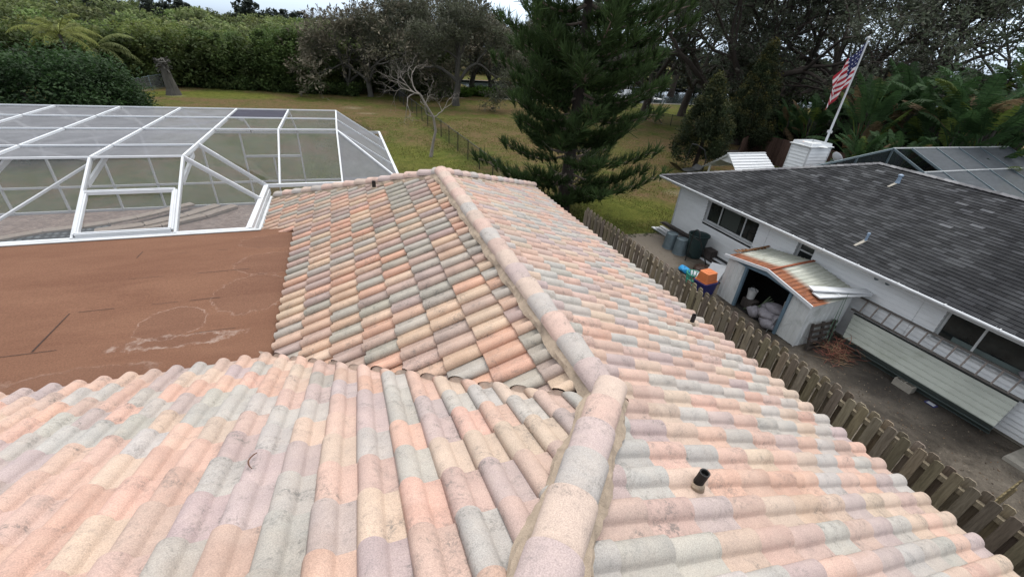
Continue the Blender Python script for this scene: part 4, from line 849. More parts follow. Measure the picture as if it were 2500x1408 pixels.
for k in range(14):
    a = 2*math.pi*k/14; g.bar((10.7+.17*math.cos(a), 9.92+.2*math.sin(a), .02), (10.7+.24*math.cos(a), 9.92+.28*math.sin(a), .42), .035, .012)
for rr_, z in ((.18, .05), (.205, .2), (.24, .41)):
    g.tube([(10.7+rr_*math.cos(a*.449), 9.92+rr_*1.17*math.sin(a*.449), z) for a in range(15)], .014, 5)
g.build('lattice', m_, o)
def crumple(name, c, s, col_, label, seed, mat=None, cat=None):
    g = G(); blob(g, c, s, seed); blob(g, (c[0]+s[0]*.7, c[1]+s[1]*.4, c[2]*.8), (s[0]*.6, s[1]*.5, s[2]*.7), seed+5); o = g.build(name, mat or weathered(name+' film', col_, .35, .3, 12, bump=1.0)); tag(o, label, cat or name.replace('_', ' ')); return o
crumple('plastic_bag', (11.05, 10.75, .1), (.16, .26, .11), (.03, .30, .62, 1), 'bright blue crumpled plastic bag on the slab near the tubs', 41)
crumple('tarpaulin', (11.25, 10.4, .09), (.18, .25, .08), (.5, .55, .58, 1), 'pale crumpled sheet between the blue bag and the shed', 43)
crumple('leaf_heap', (11.75, 10.6, .1), (.3, .34, .13), (.05, .028, .02, 1), 'dark brown heap of rotting leaves behind the blue bag', 44)
for k, (x, y, a_) in enumerate(((11.7, 9.95, 0), (11.95, 9.6, .3))):
    g = G(); g.add([(x-.25, y+.3, .05), (x+.05, y+.35, .55), (x+.28, y-.15, .6), (x-.1, y-.25, .06)], [(0, 1, 2, 3)]); g.add([(x-.22, y+.3, .04), (x+.08, y+.35, .53), (x+.31, y-.15, .58), (x-.07, y-.25, .05)], [(3, 2, 1, 0)])
    tag(g.build('foam_sheet', M_WHITE), ('white foam sheet leaning by the left wall of the shed' if k == 0 else 'ribbed pale sheet leaning between the foam sheet and the shed'), 'sheet')
# ------------------------------------------------------------------ long green metal hull, ladder, yard clutter
tr = thing('metal_trough', (12, 4, 0), 'long mossy pale green metal hull lying upturned along the house wall', 'hull')
FXA, FXB = (12.26, 5.76, .44), (12.34, 2.43, .44); TXA, TXB = (12.74, 6.02, .97), (12.84, 2.5, .97); BXA, BXB = (12.60, 5.7, .02), (12.76, 2.5, .02)
def lp3(a, b, t): return tuple(a[i]+(b[i]-a[i])*t for i in range(3))
g = G(); vs = []
for A_, B_ in ((FXA, TXA), (FXB, TXB)):
    for k in range(31):
        p_ = lp3(A_, B_, k/30); lift = .0 if k % 6 else -.014; vs.append((p_[0]-lift*.6, p_[1], p_[2]+lift))
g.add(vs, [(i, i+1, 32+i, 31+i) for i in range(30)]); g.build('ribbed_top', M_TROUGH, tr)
g = G(); mA, mB = lp3(FXA, BXA, .5), lp3(FXB, BXB, .5); mA = (mA[0]-.03, mA[1], mA[2]); mB = (mB[0]-.03, mB[1], mB[2])
g.quad(FXB, FXA, mA, mB); g.quad(mB, mA, BXA, BXB); g.bar(mA, mB, .035, .02); g.bar(BXA, BXB, .05, .03)
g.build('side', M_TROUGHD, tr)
g = G(); g.add([FXB, TXB, (12.93, 2.55, .1), BXB, mB], [(0, 4, 3, 2, 1)]); g.add([FXA, TXA, (12.9, 6.0, .1), BXA, mA], [(0, 1, 2, 3, 4)]); g.build('end_plate', weathered('grey blue metal', (.22, .26, .29, 1), .6, .15, 3), tr)
g = G(); g.bar(TXB, TXA, .04, .035); g.build('edge_strip', M_DARKMETAL, tr)
ld = thing('ladder', (12.85, 4.3, 1.2), 'long wooden ladder lying on its side between the green hull and the wall', 'ladder')
M_RAIL = weathered('grey wood rail', (.13, .12, .11, 1), .9, .3, 6)
for x, z in ((12.82, 1.03), (12.955, 1.40)):
    g = G(); g.bar((x-.05, 6.15, z), (x, 2.35, z), .035, .05); g.build('side_rail', M_RAIL, ld)
M_RUNG = weathered('pale worn rung', (.24, .21, .19, 1), .9, .3, 6)
for k in range(13):
    g = G(); y = 5.95-k*.295; g.bar((12.79, y, 1.04), (12.925, y, 1.39), .03, .03, up=(0, 1, 0)); g.build('rung', M_RUNG, ld)
g = G(); g.box((12.83, 2.6, .0), (12.96, 6.0, .8)); o = g.build('brick_stack', weathered('brown brick pile', (.075, .055, .048, 1), .95, .6, 7)); tag(o, 'low brown brick stack in the gap behind the green hull', 'bricks')
g = G(); g.lathe([(0, 0), (.05, .02), (.06, .05), (.04, .08), (0, .09)], 12, (12.84, 2.42, 1.0)); tag(g.build('hose_coil', M_GREENBIN), 'small green coil hanging at the near end of the ladder', 'hose')
cb = thing('cinder_block', (12.43, 4.1, 0), 'grey hollow concrete block lying beside the green hull', 'block')
g = G(); c0 = Vector((12.33, 3.9, 0)); 
def cbx(a, b): g.box((c0.x+a[0], c0.y+a[1], a[2]), (c0.x+b[0], c0.y+b[1], b[2]))
cbx((0, 0, 0), (.03, .42, .2)); cbx((.17, 0, 0), (.2, .42, .2)); cbx((.03, 0, 0), (.17, .03, .2)); cbx((.03, .195, 0), (.17, .225, .2)); cbx((.03, .39, 0), (.17, .42, .2)); g.build('shell', M_BLOCK, cb)
pp = thing('paper_card', (12.5, 3.5, 0), 'small white card with a dark blue border lying on the slab', 'card')
g = G(); g.box((12.42, 3.40, .014), (12.58, 3.62, .022)); g.build('card', weathered('dark blue card', (.03, .035, .16, 1), .6), pp)
g = G(); g.box((12.44, 3.43, .023), (12.56, 3.59, .026)); g.build('face', M_WHITE, pp)
ac = thing('air_conditioner', (12.6, 1.6, 0), 'white outdoor air conditioning unit on a pale slab at the right edge', 'air conditioner')
g = G(); g.box((12.15, .5, .0), (12.97, 2.0, .10)); g.build('base_slab', M_BLOCK, ac, bevel=.01)
g = G(); g.box((12.3, .75, .10), (12.97, 1.75, .55)); g.build('cabinet', M_TRIM, ac, bevel=.02)
g = G()
for k in range(16): g.box((12.285, .85+k*.052, .16), (12.297, .865+k*.052, .50))
for k in range(10): g.tube([(12.63+(.05+.024*k)*math.cos(a*.4), 1.25+(.05+.024*k)*math.sin(a*.4), .565) for a in range(17)], .004, 4)
g.build('grille', M_DARKMETAL, ac)
pl = thing('wooden_pallet', (11.4, 6.0, 0), 'dark wooden pallet standing on edge against the shed end', 'pallet')
for k in range(3):
    g = G(); xx = 11.35+.42*k; g.bar((xx, 5.95, 0), (xx+.02, 6.12, .78), .07, .05, (1, 1, 1)); g.build('bearer', M_PALLET, pl)
g = G()
for k in range(5): z = .08+k*.17; g.bar((11.3, 5.93+.03*k, z), (12.25, 5.93+.03*k, z), .02, .09, (1, .95, .9))
g.build('slats', M_PALLET, pl)
# tangled dry branches, each heap one thing
r = random.Random(55); g = G(); anchor = Vector((11.85, 5.52, .15))
for k in range(230):
    x, y, z = 11.85+max(-.4, min(.4, r.gauss(0, .22))), 5.52+max(-.36, min(.36, r.gauss(0, .18))), min(.5, abs(r.gauss(.16, .15))); a = r.uniform(0, 6.28); L_ = r.uniform(.15, .5); p = Vector((x, y, z)); pts = [p]
    d = Vector((math.cos(a), math.sin(a), r.uniform(-.3, .9))).normalized()
    for q in range(3): d = (d+Vector((r.uniform(-.6, .6), r.uniform(-.6, .6), r.uniform(-.5, .3)))).normalized(); p = p+d*L_/3; p = Vector((p.x, p.y, max(.01, p.z))); pts.append(p)
    rd = r.uniform(.003, .008); g.tube(pts, [rd, rd*.9, rd*.7, rd*.4], 4, jc(srgb(*r.choice(((150, 96, 84), (128, 84, 74), (150, 124, 98), (96, 70, 60)))), .2, r), cap=False)
tag(g.build('dry_branches', M_TWIG), 'tangled heap of reddish dry palm stems between the shed and the green hull', 'branches')
for k, (x, y, tx, ty, h, lb) in enumerate(((11.95, 5.95, .02, .05, 1.55, 'left of two thin green canes leaning on the end wall of the shed'), (12.1, 5.92, -.03, .06, 1.7, 'right of two thin green canes leaning on the end wall of the shed'))):
    g = G(); g.tube([(x, y, 0), (x+tx, y+ty, h*.5), (x+2*tx, y+2*ty, h)], [.012, .01, .005], 6); tag(g.build('green_cane', weathered('green cane', srgb(84, 112, 92), .6)), lb, 'cane')
# fallen leaves and twigs on the slab: nobody could count them
r = random.Random(5); V = []; Cc = []
for k in range(5200):
    x = r.uniform(8.0, 12.9); y = r.uniform(-1, 14) if r.random() < .6 else r.gauss(6, 3.5); s = r.uniform(.008, .026)
    if 10.9 < x < 12.7 and 6 < y < 9.2: continue
    if r.random() < .35: x = 8.0+abs(r.gauss(0, .5))
    a = r.uniform(0, 6.28); u = Vector((math.cos(a), math.sin(a), r.uniform(-.3, .3)))*s; v = Vector((-math.sin(a), math.cos(a), r.uniform(-.3, .3)))*s*.55; c = Vector((x, y, .022)); V.append([tuple(c-u), tuple(c-v), tuple(c+u), tuple(c+v)]); Cc.append(jc(srgb(*r.choice(((86, 72, 58), (104, 92, 78), (60, 50, 42), (126, 116, 102), (98, 76, 56)))), .2, r)[:3])
me = flat_mesh(np.array(V), 4, 'leaf_litter', np.array(Cc)); tag(link('leaf_litter', me, M_TINTROUGH), 'scattered dead leaves and grit over the stained concrete side yard', 'leaf litter', kind='stuff')
# ------------------------------------------------------------------ vegetation
def leaf_quads(cent, sz, rng, aspect=.5, upb=.5, droop=0):
    n = len(cent); nrm = rng.normal(size=(n, 3)); nrm[:, 2] = np.abs(nrm[:, 2])+upb; nrm /= np.linalg.norm(nrm, axis=1)[:, None]
    a = rng.normal(size=(n, 3)); u = np.cross(nrm, a); u /= np.linalg.norm(u, axis=1)[:, None]+1e-9; u[:, 2] -= droop; v = np.cross(nrm, u)
    s = (sz*rng.uniform(.6, 1.35, n))[:, None]; u = u*s; v = v*s*aspect
    return np.stack([cent-u, cent-v*1.0+u*.1, cent+u, cent+v*1.0+u*.1], 1)
def crown(lobes, rng, per, sz, base, var=.22, aspect=.5, flat=.75, shell=.55, upb=.5, tip=None, droop=0):
    """lobes: (n,4) centre+radius; leaves on the outer shell of every lobe, one tint per lobe"""
    lobes = np.asarray(lobes); n = len(lobes); m_ = n*per; idx = np.repeat(np.arange(n), per)
    d = rng.normal(size=(m_, 3)); d /= np.linalg.norm(d, axis=1)[:, None]; rad = rng.uniform(shell, 1.05, m_)[:, None]*lobes[idx, 3][:, None]
    off = d*rad; off[:, 2] *= flat; c = lobes[idx, :3]+off; V = leaf_quads(c, np.full(m_, sz), rng, aspect, upb, droop)
    k = 1+rng.uniform(-var, var, n)[idx]+rng.uniform(-.14, .14, m_); C_ = np.array(base)[None, :3]*k[:, None]*(1+rng.uniform(-.06, .06, (m_, 3)))
    if tip is not None:  # upper leaves paler: top light painted in, on cedars also their yellow tips
        t = np.clip((off[:, 2]/(lobes[idx, 3]*flat)-.25)*1.2, 0, 1)*rng.uniform(.3, 1, m_); C_ = C_*(1-t[:, None])+np.array(tip)[None, :3]*t[:, None]
    return V, np.clip(C_, .002, 1)
def add_crown(name, VC, parent=None, mat=None, loc=None):
    V = np.concatenate([a for a, b in VC]); C_ = np.concatenate([b for a, b in VC]); return link(name, flat_mesh(V, 4, name, C_), mat or M_LEAF, parent, loc=loc)
def grow(rng, p, d, L_, rad, depth, segs, tips, spread=.6, kids=(2, 4), shr=.72, up=.15, wob=.18, mids=None):
    pts = [p]; n = 4
    for k in range(n):
        d = d+Vector(rng.normal(0, wob, 3))+Vector((0, 0, up*.25)); d.normalize(); p = p+d*L_/n; pts.append(p)
    r1 = rad*.62; segs.append((pts, [rad+(r1-rad)*k/n for k in range(n+1)]))
    if depth == 0: tips.append((p, d)); return
    if mids is not None and depth <= 2: mids.append((pts[2], d))
    m_ = rng.randint(kids[0], kids[1]+1); a0 = rng.uniform(0, 6.28)
    for k in range(m_):
        a = a0+6.283*k/m_+rng.normal(0, .4); s = d.cross(Vector((.3, .2, 1))); s = s.normalized() if s.length > .01 else Vector((1, 0, 0)); t = d.cross(s)
        sp_ = spread*rng.uniform(.6, 1.25); nd = (d+(s*math.cos(a)+t*math.sin(a))*sp_).normalized()
        src = pts[-1] if k < 2 or depth < 2 else pts[3]
        grow(rng, src, nd, L_*shr*rng.uniform(.8, 1.15), r1*(.8 if m_ > 2 else .9), depth-1, segs, tips, spread, kids, shr, up, wob, mids)
def wood_mesh(name, segs, mat, parent, base_k=8):
    g = G()
    for pts, rad in segs: g.tube(pts, rad, base_k if rad[0] > .15 else (5 if rad[0] > .04 else 3), cap=False)
    return g.build(name, mat, parent, smooth=True, loc=(0, 0, 0))
def twigs(tips, rng, per, L_, w_, colr):
    V = []; C_ = []
    for p, d in tips:
        for k in range(per):
            e = (np.array(d)+rng.normal(0, .55, 3)); e /= np.linalg.norm(e)+1e-9; l = L_*rng.uniform(.5, 1.2); a = np.array(p)+rng.normal(0, .05, 3)
            s = np.cross(e, rng.normal(size=3)); s /= np.linalg.norm(s)+1e-9; m_ = a+e*l*.55+rng.normal(0, .08*l, 3)
            V.append([a-s*w_, a+s*w_, m_+s*w_*.6, m_-s*w_*.6]); V.append([m_-s*w_*.6, m_+s*w_*.6, a+e*l+rng.normal(0, .15*l, 3), a+e*l*.98]); c = np.array(colr[:3])*rng.uniform(.7, 1.2); C_ += [c, c]
    return np.array(V), np.array(C_)
def instance(root, loc, rz, s, label, group):
    c = root.copy(); col.objects.link(c); c.location = loc; c.rotation_euler = (0, 0, rz); c.scale = s if hasattr(s, '__len__') else (s, s, s); c['label'] = label
    if group: c['group'] = group
    for ch in root.children: k = ch.copy(); col.objects.link(k); k.parent = c
    return c
# ---- oaks with thin dark foliage
def oak(name, seed, H_, trunk_h, rad, leafc, label, loc, depth=5, per=34, sz=.15, spread=.62, L0=None, twc=srgb(70, 68, 62), twn=5, lean=(0, 0), bark=None, shell=.1, lobe=.85, twL=.9, drop=0.):
    rng = np.random.RandomState(seed); segs = []; tips = []; mids = []
    p = Vector((0, 0, -.1)); d = Vector((lean[0], lean[1], 1)).normalized(); pts = [p]
    for k in range(4): d = (d+Vector((rng.normal(0, .07), rng.normal(0, .07), 0))).normalized(); p = p+d*trunk_h/4; pts.append(p)
    segs.append((pts, [rad*1.35, rad*1.05, rad, rad*.95, rad*.9])); a0 = rng.uniform(0, 6)
    nb_ = 4; L0 = L0 or (H_-trunk_h)*.42
    for k in range(nb_):
        a = a0+6.283*k/nb_; nd = Vector((math.cos(a)*.75, math.sin(a)*.75, .75+.35*(k % 2))).normalized(); grow(rng, p, nd, L0, rad*.6, depth-1, segs, tips, spread, (2, 4), .72, .12, .2, mids)
    t = thing(name, loc, label, 'tree'); wood_mesh('trunk', segs, bark or (M_BARKD if H_ > 14 else M_BARK), t)
    tp = np.array([tuple(a) for a, b in tips]+[tuple(a) for a, b in mids]); 
    tw = twigs(tips, rng, twn, twL, .007, twc)
    add_crown('twigs', [tw], t, M_TWIG, (0, 0, 0))
    if per:
        keep = rng.uniform(size=len(tp)) > drop; tp = tp[keep]
        lob = np.concatenate([tp, np.full((len(tp), 1), lobe)*rng.uniform(.6, 1.3, (len(tp), 1))], 1)
        add_crown('foliage', [crown(lob, rng, per, sz, leafc, .25, .42, .7, shell)], t, M_LEAF, (0, 0, 0))
    return t
OG = 'dark oaks beyond the neighbouring yard'
DK = srgb(66, 72, 62)
o1 = oak('oak_tree', 3, 16, 3.2, .42, srgb(78, 86, 70), 'big dark oak whose leaning trunk shows right of the far bright lawn', far(1600, 54), 5, 52, .12)
o2 = oak('oak_tree', 8, 17, 3.6, .5, srgb(74, 80, 66), 'thick trunked oak behind the yellowish cedar at the brown fence', far(1860, 46), 5, 52, .12, lean=(.15, 0)); o2['group'] = o1['group'] = OG
OL = [(1700, 62, 1, 1.1, 'tall grey oak above the small cedar, second from the pine'), (1760, 50, 2, 1.0, 'dark oak crown directly above the yellowish cedar'), (1960, 52, 1, 1.1, 'dark oak rising just left of the flag'), (2070, 58, 2, 1.15, 'dark oak directly behind the flag'), (2200, 50, 1, 1.0, 'dark oak above the big leaved palms right of the flag'),
      (2290, 60, 2, 1.05, 'spreading oak above the tallest torn palm leaves'), (2490, 56, 1, .8, 'oak_sparse'), (2570, 60, 2, 1.1, 'oak at the far right edge of the picture'), (1540, 95, 2, .95, 'distant dark oak across the canal behind the pine'), (1450, 100, 1, .9, 'distant dark oak left of the pine trunk across the canal'),
      (1660, 90, 2, 1.0, 'distant oak across the canal right of the pine'), (2130, 80, 2, 1.0, 'distant oak filling the gap behind the flagpole'), (1840, 85, 1, 1.1, 'distant oak behind the thick trunked oak')]
o3 = oak('oak_tree', 14, 14, 3.5, .36, srgb(74, 80, 66), 'sparse oak with bare limbs reaching left against the sky at the right edge', far(2500, 50), 5, 40, .11, lean=(-.1, 0), drop=.55); o3['group'] = OG
OL = [q for q in OL if q[4] != 'oak_sparse' and q[0] != 2570]
for k, (px, dist, w_, s, lb) in enumerate(OL): instance(o1 if w_ == 1 else o2, far(px, dist), 1.3*k+.5, s, lb, OG)
# ---- grey brown oaks in the middle distance
GG = 'grey brown winter oaks beyond the lawn'
g1 = oak('oak_tree', 21, 10.5, 2.6, .36, srgb(82, 86, 68), 'rounded oak with a clear forked trunk standing on the far lawn', at(1113, 258), 5, 60, .10, .66, 2.9, srgb(90, 90, 78), 7, twL=.8)
g2 = oak('oak_tree', 34, 11.0, 1.6, .3, srgb(96, 96, 76), 'brownish half bare oak at the left end of the grey oaks', at(905, 236), 5, 34, .09, .66, 3.2, srgb(112, 106, 92), 12, drop=.3)
g1['group'] = g2['group'] = GG
for k, (px, py, w_, s, lb) in enumerate(((980, 235, 1, 1.05, 'dark grey oak right behind the dead bleached tree'), (1040, 228, 2, 1.12, 'tall bare twigged oak between the dark grey oak and the forked one'), (1090, 222, 2, 1.3, 'tallest bare topped oak, its twigs against the sky'), (1195, 232, 2, 1.0, 'brownish oak just left of the pine'), (855, 232, 2, .85, 'low brownish oak at the right end of the mangrove wood'), (940, 228, 2, .95, 'pale twiggy oak behind the dark grey oak'), (1290, 232, 1, .95, 'dark oak partly hidden by the left side of the pine'), (1150, 226, 1, 1.0, 'dark round oak behind the forked oak'))):
    instance(g1 if w_ == 1 else g2, at(px, py), .9*k+.3, s, lb, GG)
# ---- the pine
def pine():
    rng = np.random.RandomState(5); base = Vector((9.25, 17.3, 0)); t = thing('pine_tree', base, 'tall dark green pine with tufted upswept branches rising behind the tiled roof', 'tree')
    Ht = 15.5; g = G(); pts = []; rad = []
    for k in range(17): z = Ht*k/16; pts.append((.10*math.sin(z*.4), .08*math.sin(z*.5+1)+.02*z, z-.1*(k == 0))); rad.append(.30*(1-z/Ht*.85)+(.08 if k == 0 else 0))
    g.tube(pts, rad, 12, cap=False); g.build('trunk', M_BARKD, t, smooth=True, loc=(0, 0, 0))
    segs = []; tuf = []
    z = .9; lvl = 0
    while z < 15:
        if z < 1.3: Rm = 2.2
        elif z < 3.2: Rm = 4.0
        elif z < 4.4: Rm = 2.7
        elif z < 9.5: Rm = 3.6
        else: Rm = 3.6*(15.8-z)/6.3
        nb_ = 6 if z > 4.2 else 5; a0 = rng.uniform(0, 6.28)
        for k in range(nb_):
            a = a0+6.283*k/nb_+rng.normal(0, .18); Rb = Rm*rng.uniform(.66, 1.08); n = 9
            if rng.rand() < .05: continue
            P_ = []; z0 = z+rng.normal(0, .1)+.0; sag = rng.uniform(.10, .25); rise = rng.uniform(.35, .6)
            tx_, ty_ = .10*math.sin(z*.4), .08*math.sin(z*.5+1)+.02*z
            wv_ = rng.uniform(-.25, .25)
            for q in range(n+1):
                s = q/n; rr = Rb*s; zz = z0-sag*Rb*.5*math.sin(math.pi*min(1, s*1.1))+rise*(s**2.2)*Rb*.28; aa = a+wv_*s; P_.append(Vector((tx_+rr*math.cos(aa), ty_+rr*math.sin(aa), zz)))
            segs.append((P_, [.055*(1-.8*q/n)*(Rb/4+.3) for q in range(n+1)]))
            for q in range(2, n+1):                    # side shoots carry needle tufts at their ends
                for sgn in (-1, 1, 0):
                    if sgn == 0 and q < n and rng.rand() < .5: continue
                    dirv = (P_[q]-P_[q-1]).normalized(); sd = dirv.cross(Vector((0, 0, 1))).normalized()*sgn; L_ = (.75-.055*q)*rng.uniform(.6, 1.3)*(1 if sgn else .25)
                    e = P_[q]+(dirv*.75+sd*.8+Vector((0, 0, .28))).normalized()*L_; mid = (P_[q]+e)/2-Vector((0, 0, .04)); segs.append(([P_[q], mid, e], [.014, .011, .008])); tuf.append((e, (e-mid).normalized())); 
                    if L_ > .4: tuf.append((mid+(e-mid)*.2, (dirv+sd*.5+Vector((0, 0, .7))).normalized()))
        z += rng.uniform(.42, .58) if z > 4.2 else rng.uniform(.5, .68)
    wood_mesh('branches', segs, weathered('pale grey pine limb', srgb(112, 100, 90), .95, .3, 5), t)
    V = []; C_ = []
    for p, d in tuf:
        p = np.array(p); d = np.array(d)+np.array([0, 0, .35]); d /= np.linalg.norm(d); m_ = 32; L_ = rng.uniform(.32, .52); kk = rng.uniform(.65, 1.3)
        st = p[None]-d[None]*rng.uniform(-.12, .34, (m_, 1)); e = d[None]*1.25+rng.normal(0, .42, (m_, 3)); e /= np.linalg.norm(e, axis=1)[:, None]; l = L_*rng.uniform(.6, 1.1, (m_, 1))
        s = np.cross(e, rng.normal(size=(m_, 3))); s /= np.linalg.norm(s, axis=1)[:, None]+1e-9; s *= .015
        V.append(np.stack([st-s, st+s, st+e*l*.75+s, st+e*l], 1)); c = np.array(srgb(58, 76, 42)[:3])*kk*(1.5 if rng.rand() > .93 else 1); C_.append(np.tile(c, (m_, 1))*rng.uniform(.75, 1.3, (m_, 1)))
    add_crown('needles', [(np.concatenate(V), np.concatenate(C_))], t, M_NEEDLE, (0, 0, 0))
    # dead curled twigs on the lower trunk
    segs = []
    for k in range(16):
        a = rng.uniform(3.4, 6.2); z = rng.uniform(1.6, 3.2); p = Vector((.25*math.cos(a), .25*math.sin(a), z)); d = Vector((math.cos(a), math.sin(a), rng.uniform(-.5, .3))); P_ = [p]
        for q in range(6): d = (d+Vector((rng.normal(0, .25), rng.normal(0, .25), .22))).normalized(); p = p+d*.22; P_.append(p)
        segs.append((P_, [.014-.0015*q for q in range(7)]))
    wood_mesh('dead_twigs', segs, M_DEAD, t)
pine()
# ---- the bleached dead tree
def dead():
    rng = np.random.RandomState(11); b = at(1052, 383); t = thing('dead_tree', b, 'bare bleached dead tree with a crooked trunk beside the black chain link fence', 'tree'); segs = []; tips = []
    P_ = [Vector(q) for q in ((0, 0, -.1), (.15, 0, .8), (.35, 0, 1.6), (.25, .1, 2.4), (-.2, .1, 3.1), (-.55, .1, 3.7))]; segs.append((P_, [.14, .09, .085, .075, .07, .06]))
    for k in range(6):
        a = rng.uniform(0, 6.28); grow(rng, P_[-1] if k < 4 else P_[3], Vector((-.9+.5*math.cos(a), .5*math.sin(a), .35+.35*math.sin(a))).normalized() if k < 5 else Vector((.9, .1, .25)), 1.15 if k < 5 else .9, .045, 4, segs, tips, .6, (2, 3), .70, .05, .3)
    wood_mesh('branches', segs, M_DEAD, t)
dead()
# ---- palm stump
def stump():
    b = at(425, 232); t = thing('palm_stump', b, 'headless grey palm stump standing alone on the far left lawn', 'stump'); g = G(); g.tube([(0, 0, -.1), (0, 0, .6), (-.1, 0, 1.5), (-.15, 0, 2.3), (-.15, 0, 2.9)], [.72, .52, .42, .38, .36], 12); g.build('trunk', M_BARK, t, loc=(0, 0, 0))
    g = G(); r_ = random.Random(3)
    for k in range(40): a = r_.uniform(0, 6.28); z = r_.uniform(2.2, 3.2); g.bar((-.15+.25*math.cos(a), .25*math.sin(a), z), (-.15+.65*math.cos(a), .65*math.sin(a), z+r_.uniform(-.4, .3)), .12, .05)
    g.build('frond_stubs', M_BARK, t, loc=(0, 0, 0))
stump()
# ---- fronds: feather palms and torn paddle leaves
def frond(g, base, az, el, L_, wd, n, c, gap, curl, strip_droop, r_, thick=.012, petiole=.25, wsh=None, tipw=.25):
    p = Vector(base); pts = [p]; e = el
    for k in range(12): e -= curl/12*(.4+1.2*k/12); d = Vector((math.cos(az)*math.cos(e), math.sin(az)*math.cos(e), math.sin(e))); p = p+d*L_/12; pts.append(p)
    g.tube(pts, [thick*(1.4-k/12) for k in range(13)], 3, tuple(min(1, x*1.5) for x in c[:3]), cap=False)
    for k in range(n):
        s = petiole+(1-petiole)*(k+.5)/n; f = s*12; i = min(11, int(f)); q = pts[i].lerp(pts[i+1], f-i); d = (pts[i+1]-pts[i]).normalized(); sd = d.cross(Vector((0, 0, 1))); sd = sd.normalized() if sd.length > .01 else Vector((1, 0, 0)); up = sd.cross(d)
        t_ = (k+.5)/n; w_ = wd*(wsh(t_) if wsh else math.sin(math.pi*min(1, t_*.9+.1))**.6); hw = (1-petiole)*L_/n*.5*(1-gap)
        for sg in (-1, 1):
            dr = strip_droop*r_.uniform(.5, 1.4); o_ = (sd*sg*math.cos(dr)-up*math.sin(dr)+d*.35).normalized()*w_*r_.uniform(.85, 1.05); cc = jc(c, .2, r_)
            m_ = q+o_*.55+Vector((0, 0, .02)); o2_ = o_*.5-Vector((0, 0, w_*.25*strip_droop))
            g.add([tuple(q-d*hw), tuple(q+d*hw), tuple(m_+d*hw*.9), tuple(m_-d*hw*.9), tuple(m_+o2_+d*hw*tipw*1.2), tuple(m_+o2_-d*hw*tipw)], [(0, 1, 2, 3), (3, 2, 4, 5)], cc)
def feather_palm(loc, h, label, seed, cl, nf=18, L_=3.0):
    r_ = random.Random(seed); t = thing('coconut_palm', loc, label, 'palm'); g = G(); g.tube([(0, 0, -.1), (.15, 0, h*.5), (.1, .1, h)], [.2, .14, .12], 8); g.build('trunk', M_BARK, t, loc=(0, 0, 0)); g = G()
    for k in range(nf): frond(g, (.1, .1, h), k*2.4+r_.uniform(-.2, .2), r_.uniform(.0, 1.25), L_*r_.uniform(.8, 1.1), .55, 34, jc(cl, .25, r_), .35, 1.5, .55, r_, .03, .15)
    g.build('fronds', M_LEAF, t, loc=(0, 0, 0))
feather_palm(far(110, 60), 4.6, 'yellowish green palm at the upper left edge in front of the wood', 3, srgb(108, 114, 58), 20, 3.4)
feather_palm(at(262, 212), 3.4, 'windblown palm with drooping brown fronds right of the yellowish palm', 5, srgb(100, 108, 64), 16, 3.8)
def paddle_palm(seed, h, n, label, loc, yellow=.1):
    r_ = random.Random(seed); t = thing('banana_palm', loc, label, 'palm'); g = G()
    for k in range(4): a = k*1.7; g.tube([(.15*math.cos(a), .15*math.sin(a), -.1), (.3*math.cos(a), .3*math.sin(a), h*.45), (.35*math.cos(a), .35*math.sin(a), h*.62)], [.12, .09, .07], 7)
    g.build('stems', M_BARK, t, loc=(0, 0, 0)); g = G()
    for k in range(n):
        a = k*2.399+r_.uniform(-.3, .3); el = r_.uniform(.75, 1.5); cl = srgb(54, 78, 46) if r_.random() > yellow*.6 else srgb(92, 108, 50)
        if r_.random() < .10: cl = srgb(104, 88, 66)
        z0 = h*r_.uniform(.1, .58); frond(g, (.3*math.cos(a), .3*math.sin(a), z0), a, el, h*.5*r_.uniform(.75, 1.1), .42*h/7, 30, jc(cl, .2, r_), .08, r_.uniform(.3, 1.3), .38, r_, .035, .42, lambda q: min(1, q*5+.2)*min(1, (1.03-q)*3)**.6, .72)
    g.build('leaves', M_LEAF, t, loc=(0, 0, 0)); return t
b1 = paddle_palm(3, 8.2, 34, 'tallest banana like palm with broad torn leaves at the right, under the sky gap', far(2260, 40)); b2 = paddle_palm(9, 6.8, 34, 'dark banana like palm right of the flagpole base', far(2110, 42), .15)
BG = 'banana like palms behind the neighbouring enclosure'; b1['group'] = b2['group'] = BG
for k, (px, dist, w_, s, lb) in enumerate(((2180, 37, 1, .88, 'torn leaved palm between the flagpole and the tallest palm'), (2350, 38, 2, 1.1, 'broad leaved palm right of the tallest palm'), (2430, 36, 1, .95, 'torn leaved palm second from the right edge'), (2500, 36, 2, 1.05, 'torn leaved palm at the right edge above the enclosure'), (2040, 40, 2, .8, 'low dark palm left of the flagpole'), (1985, 42, 2, .7, 'low palm behind the brown board fence corner'), (2300, 33, 2, .65, 'low yellow striped palm just above the enclosure ridge'), (2200, 33, 2, .62, 'low palm clump left of the yellow striped palm'), (2570, 40, 1, 1.1, 'palm beyond the right edge'), (2400, 44, 1, 1.0, 'palm standing behind the second from the right edge'))):
    instance(b1 if w_ == 1 else b2, far(px, dist), 1.1*k+.4, s, lb, BG)
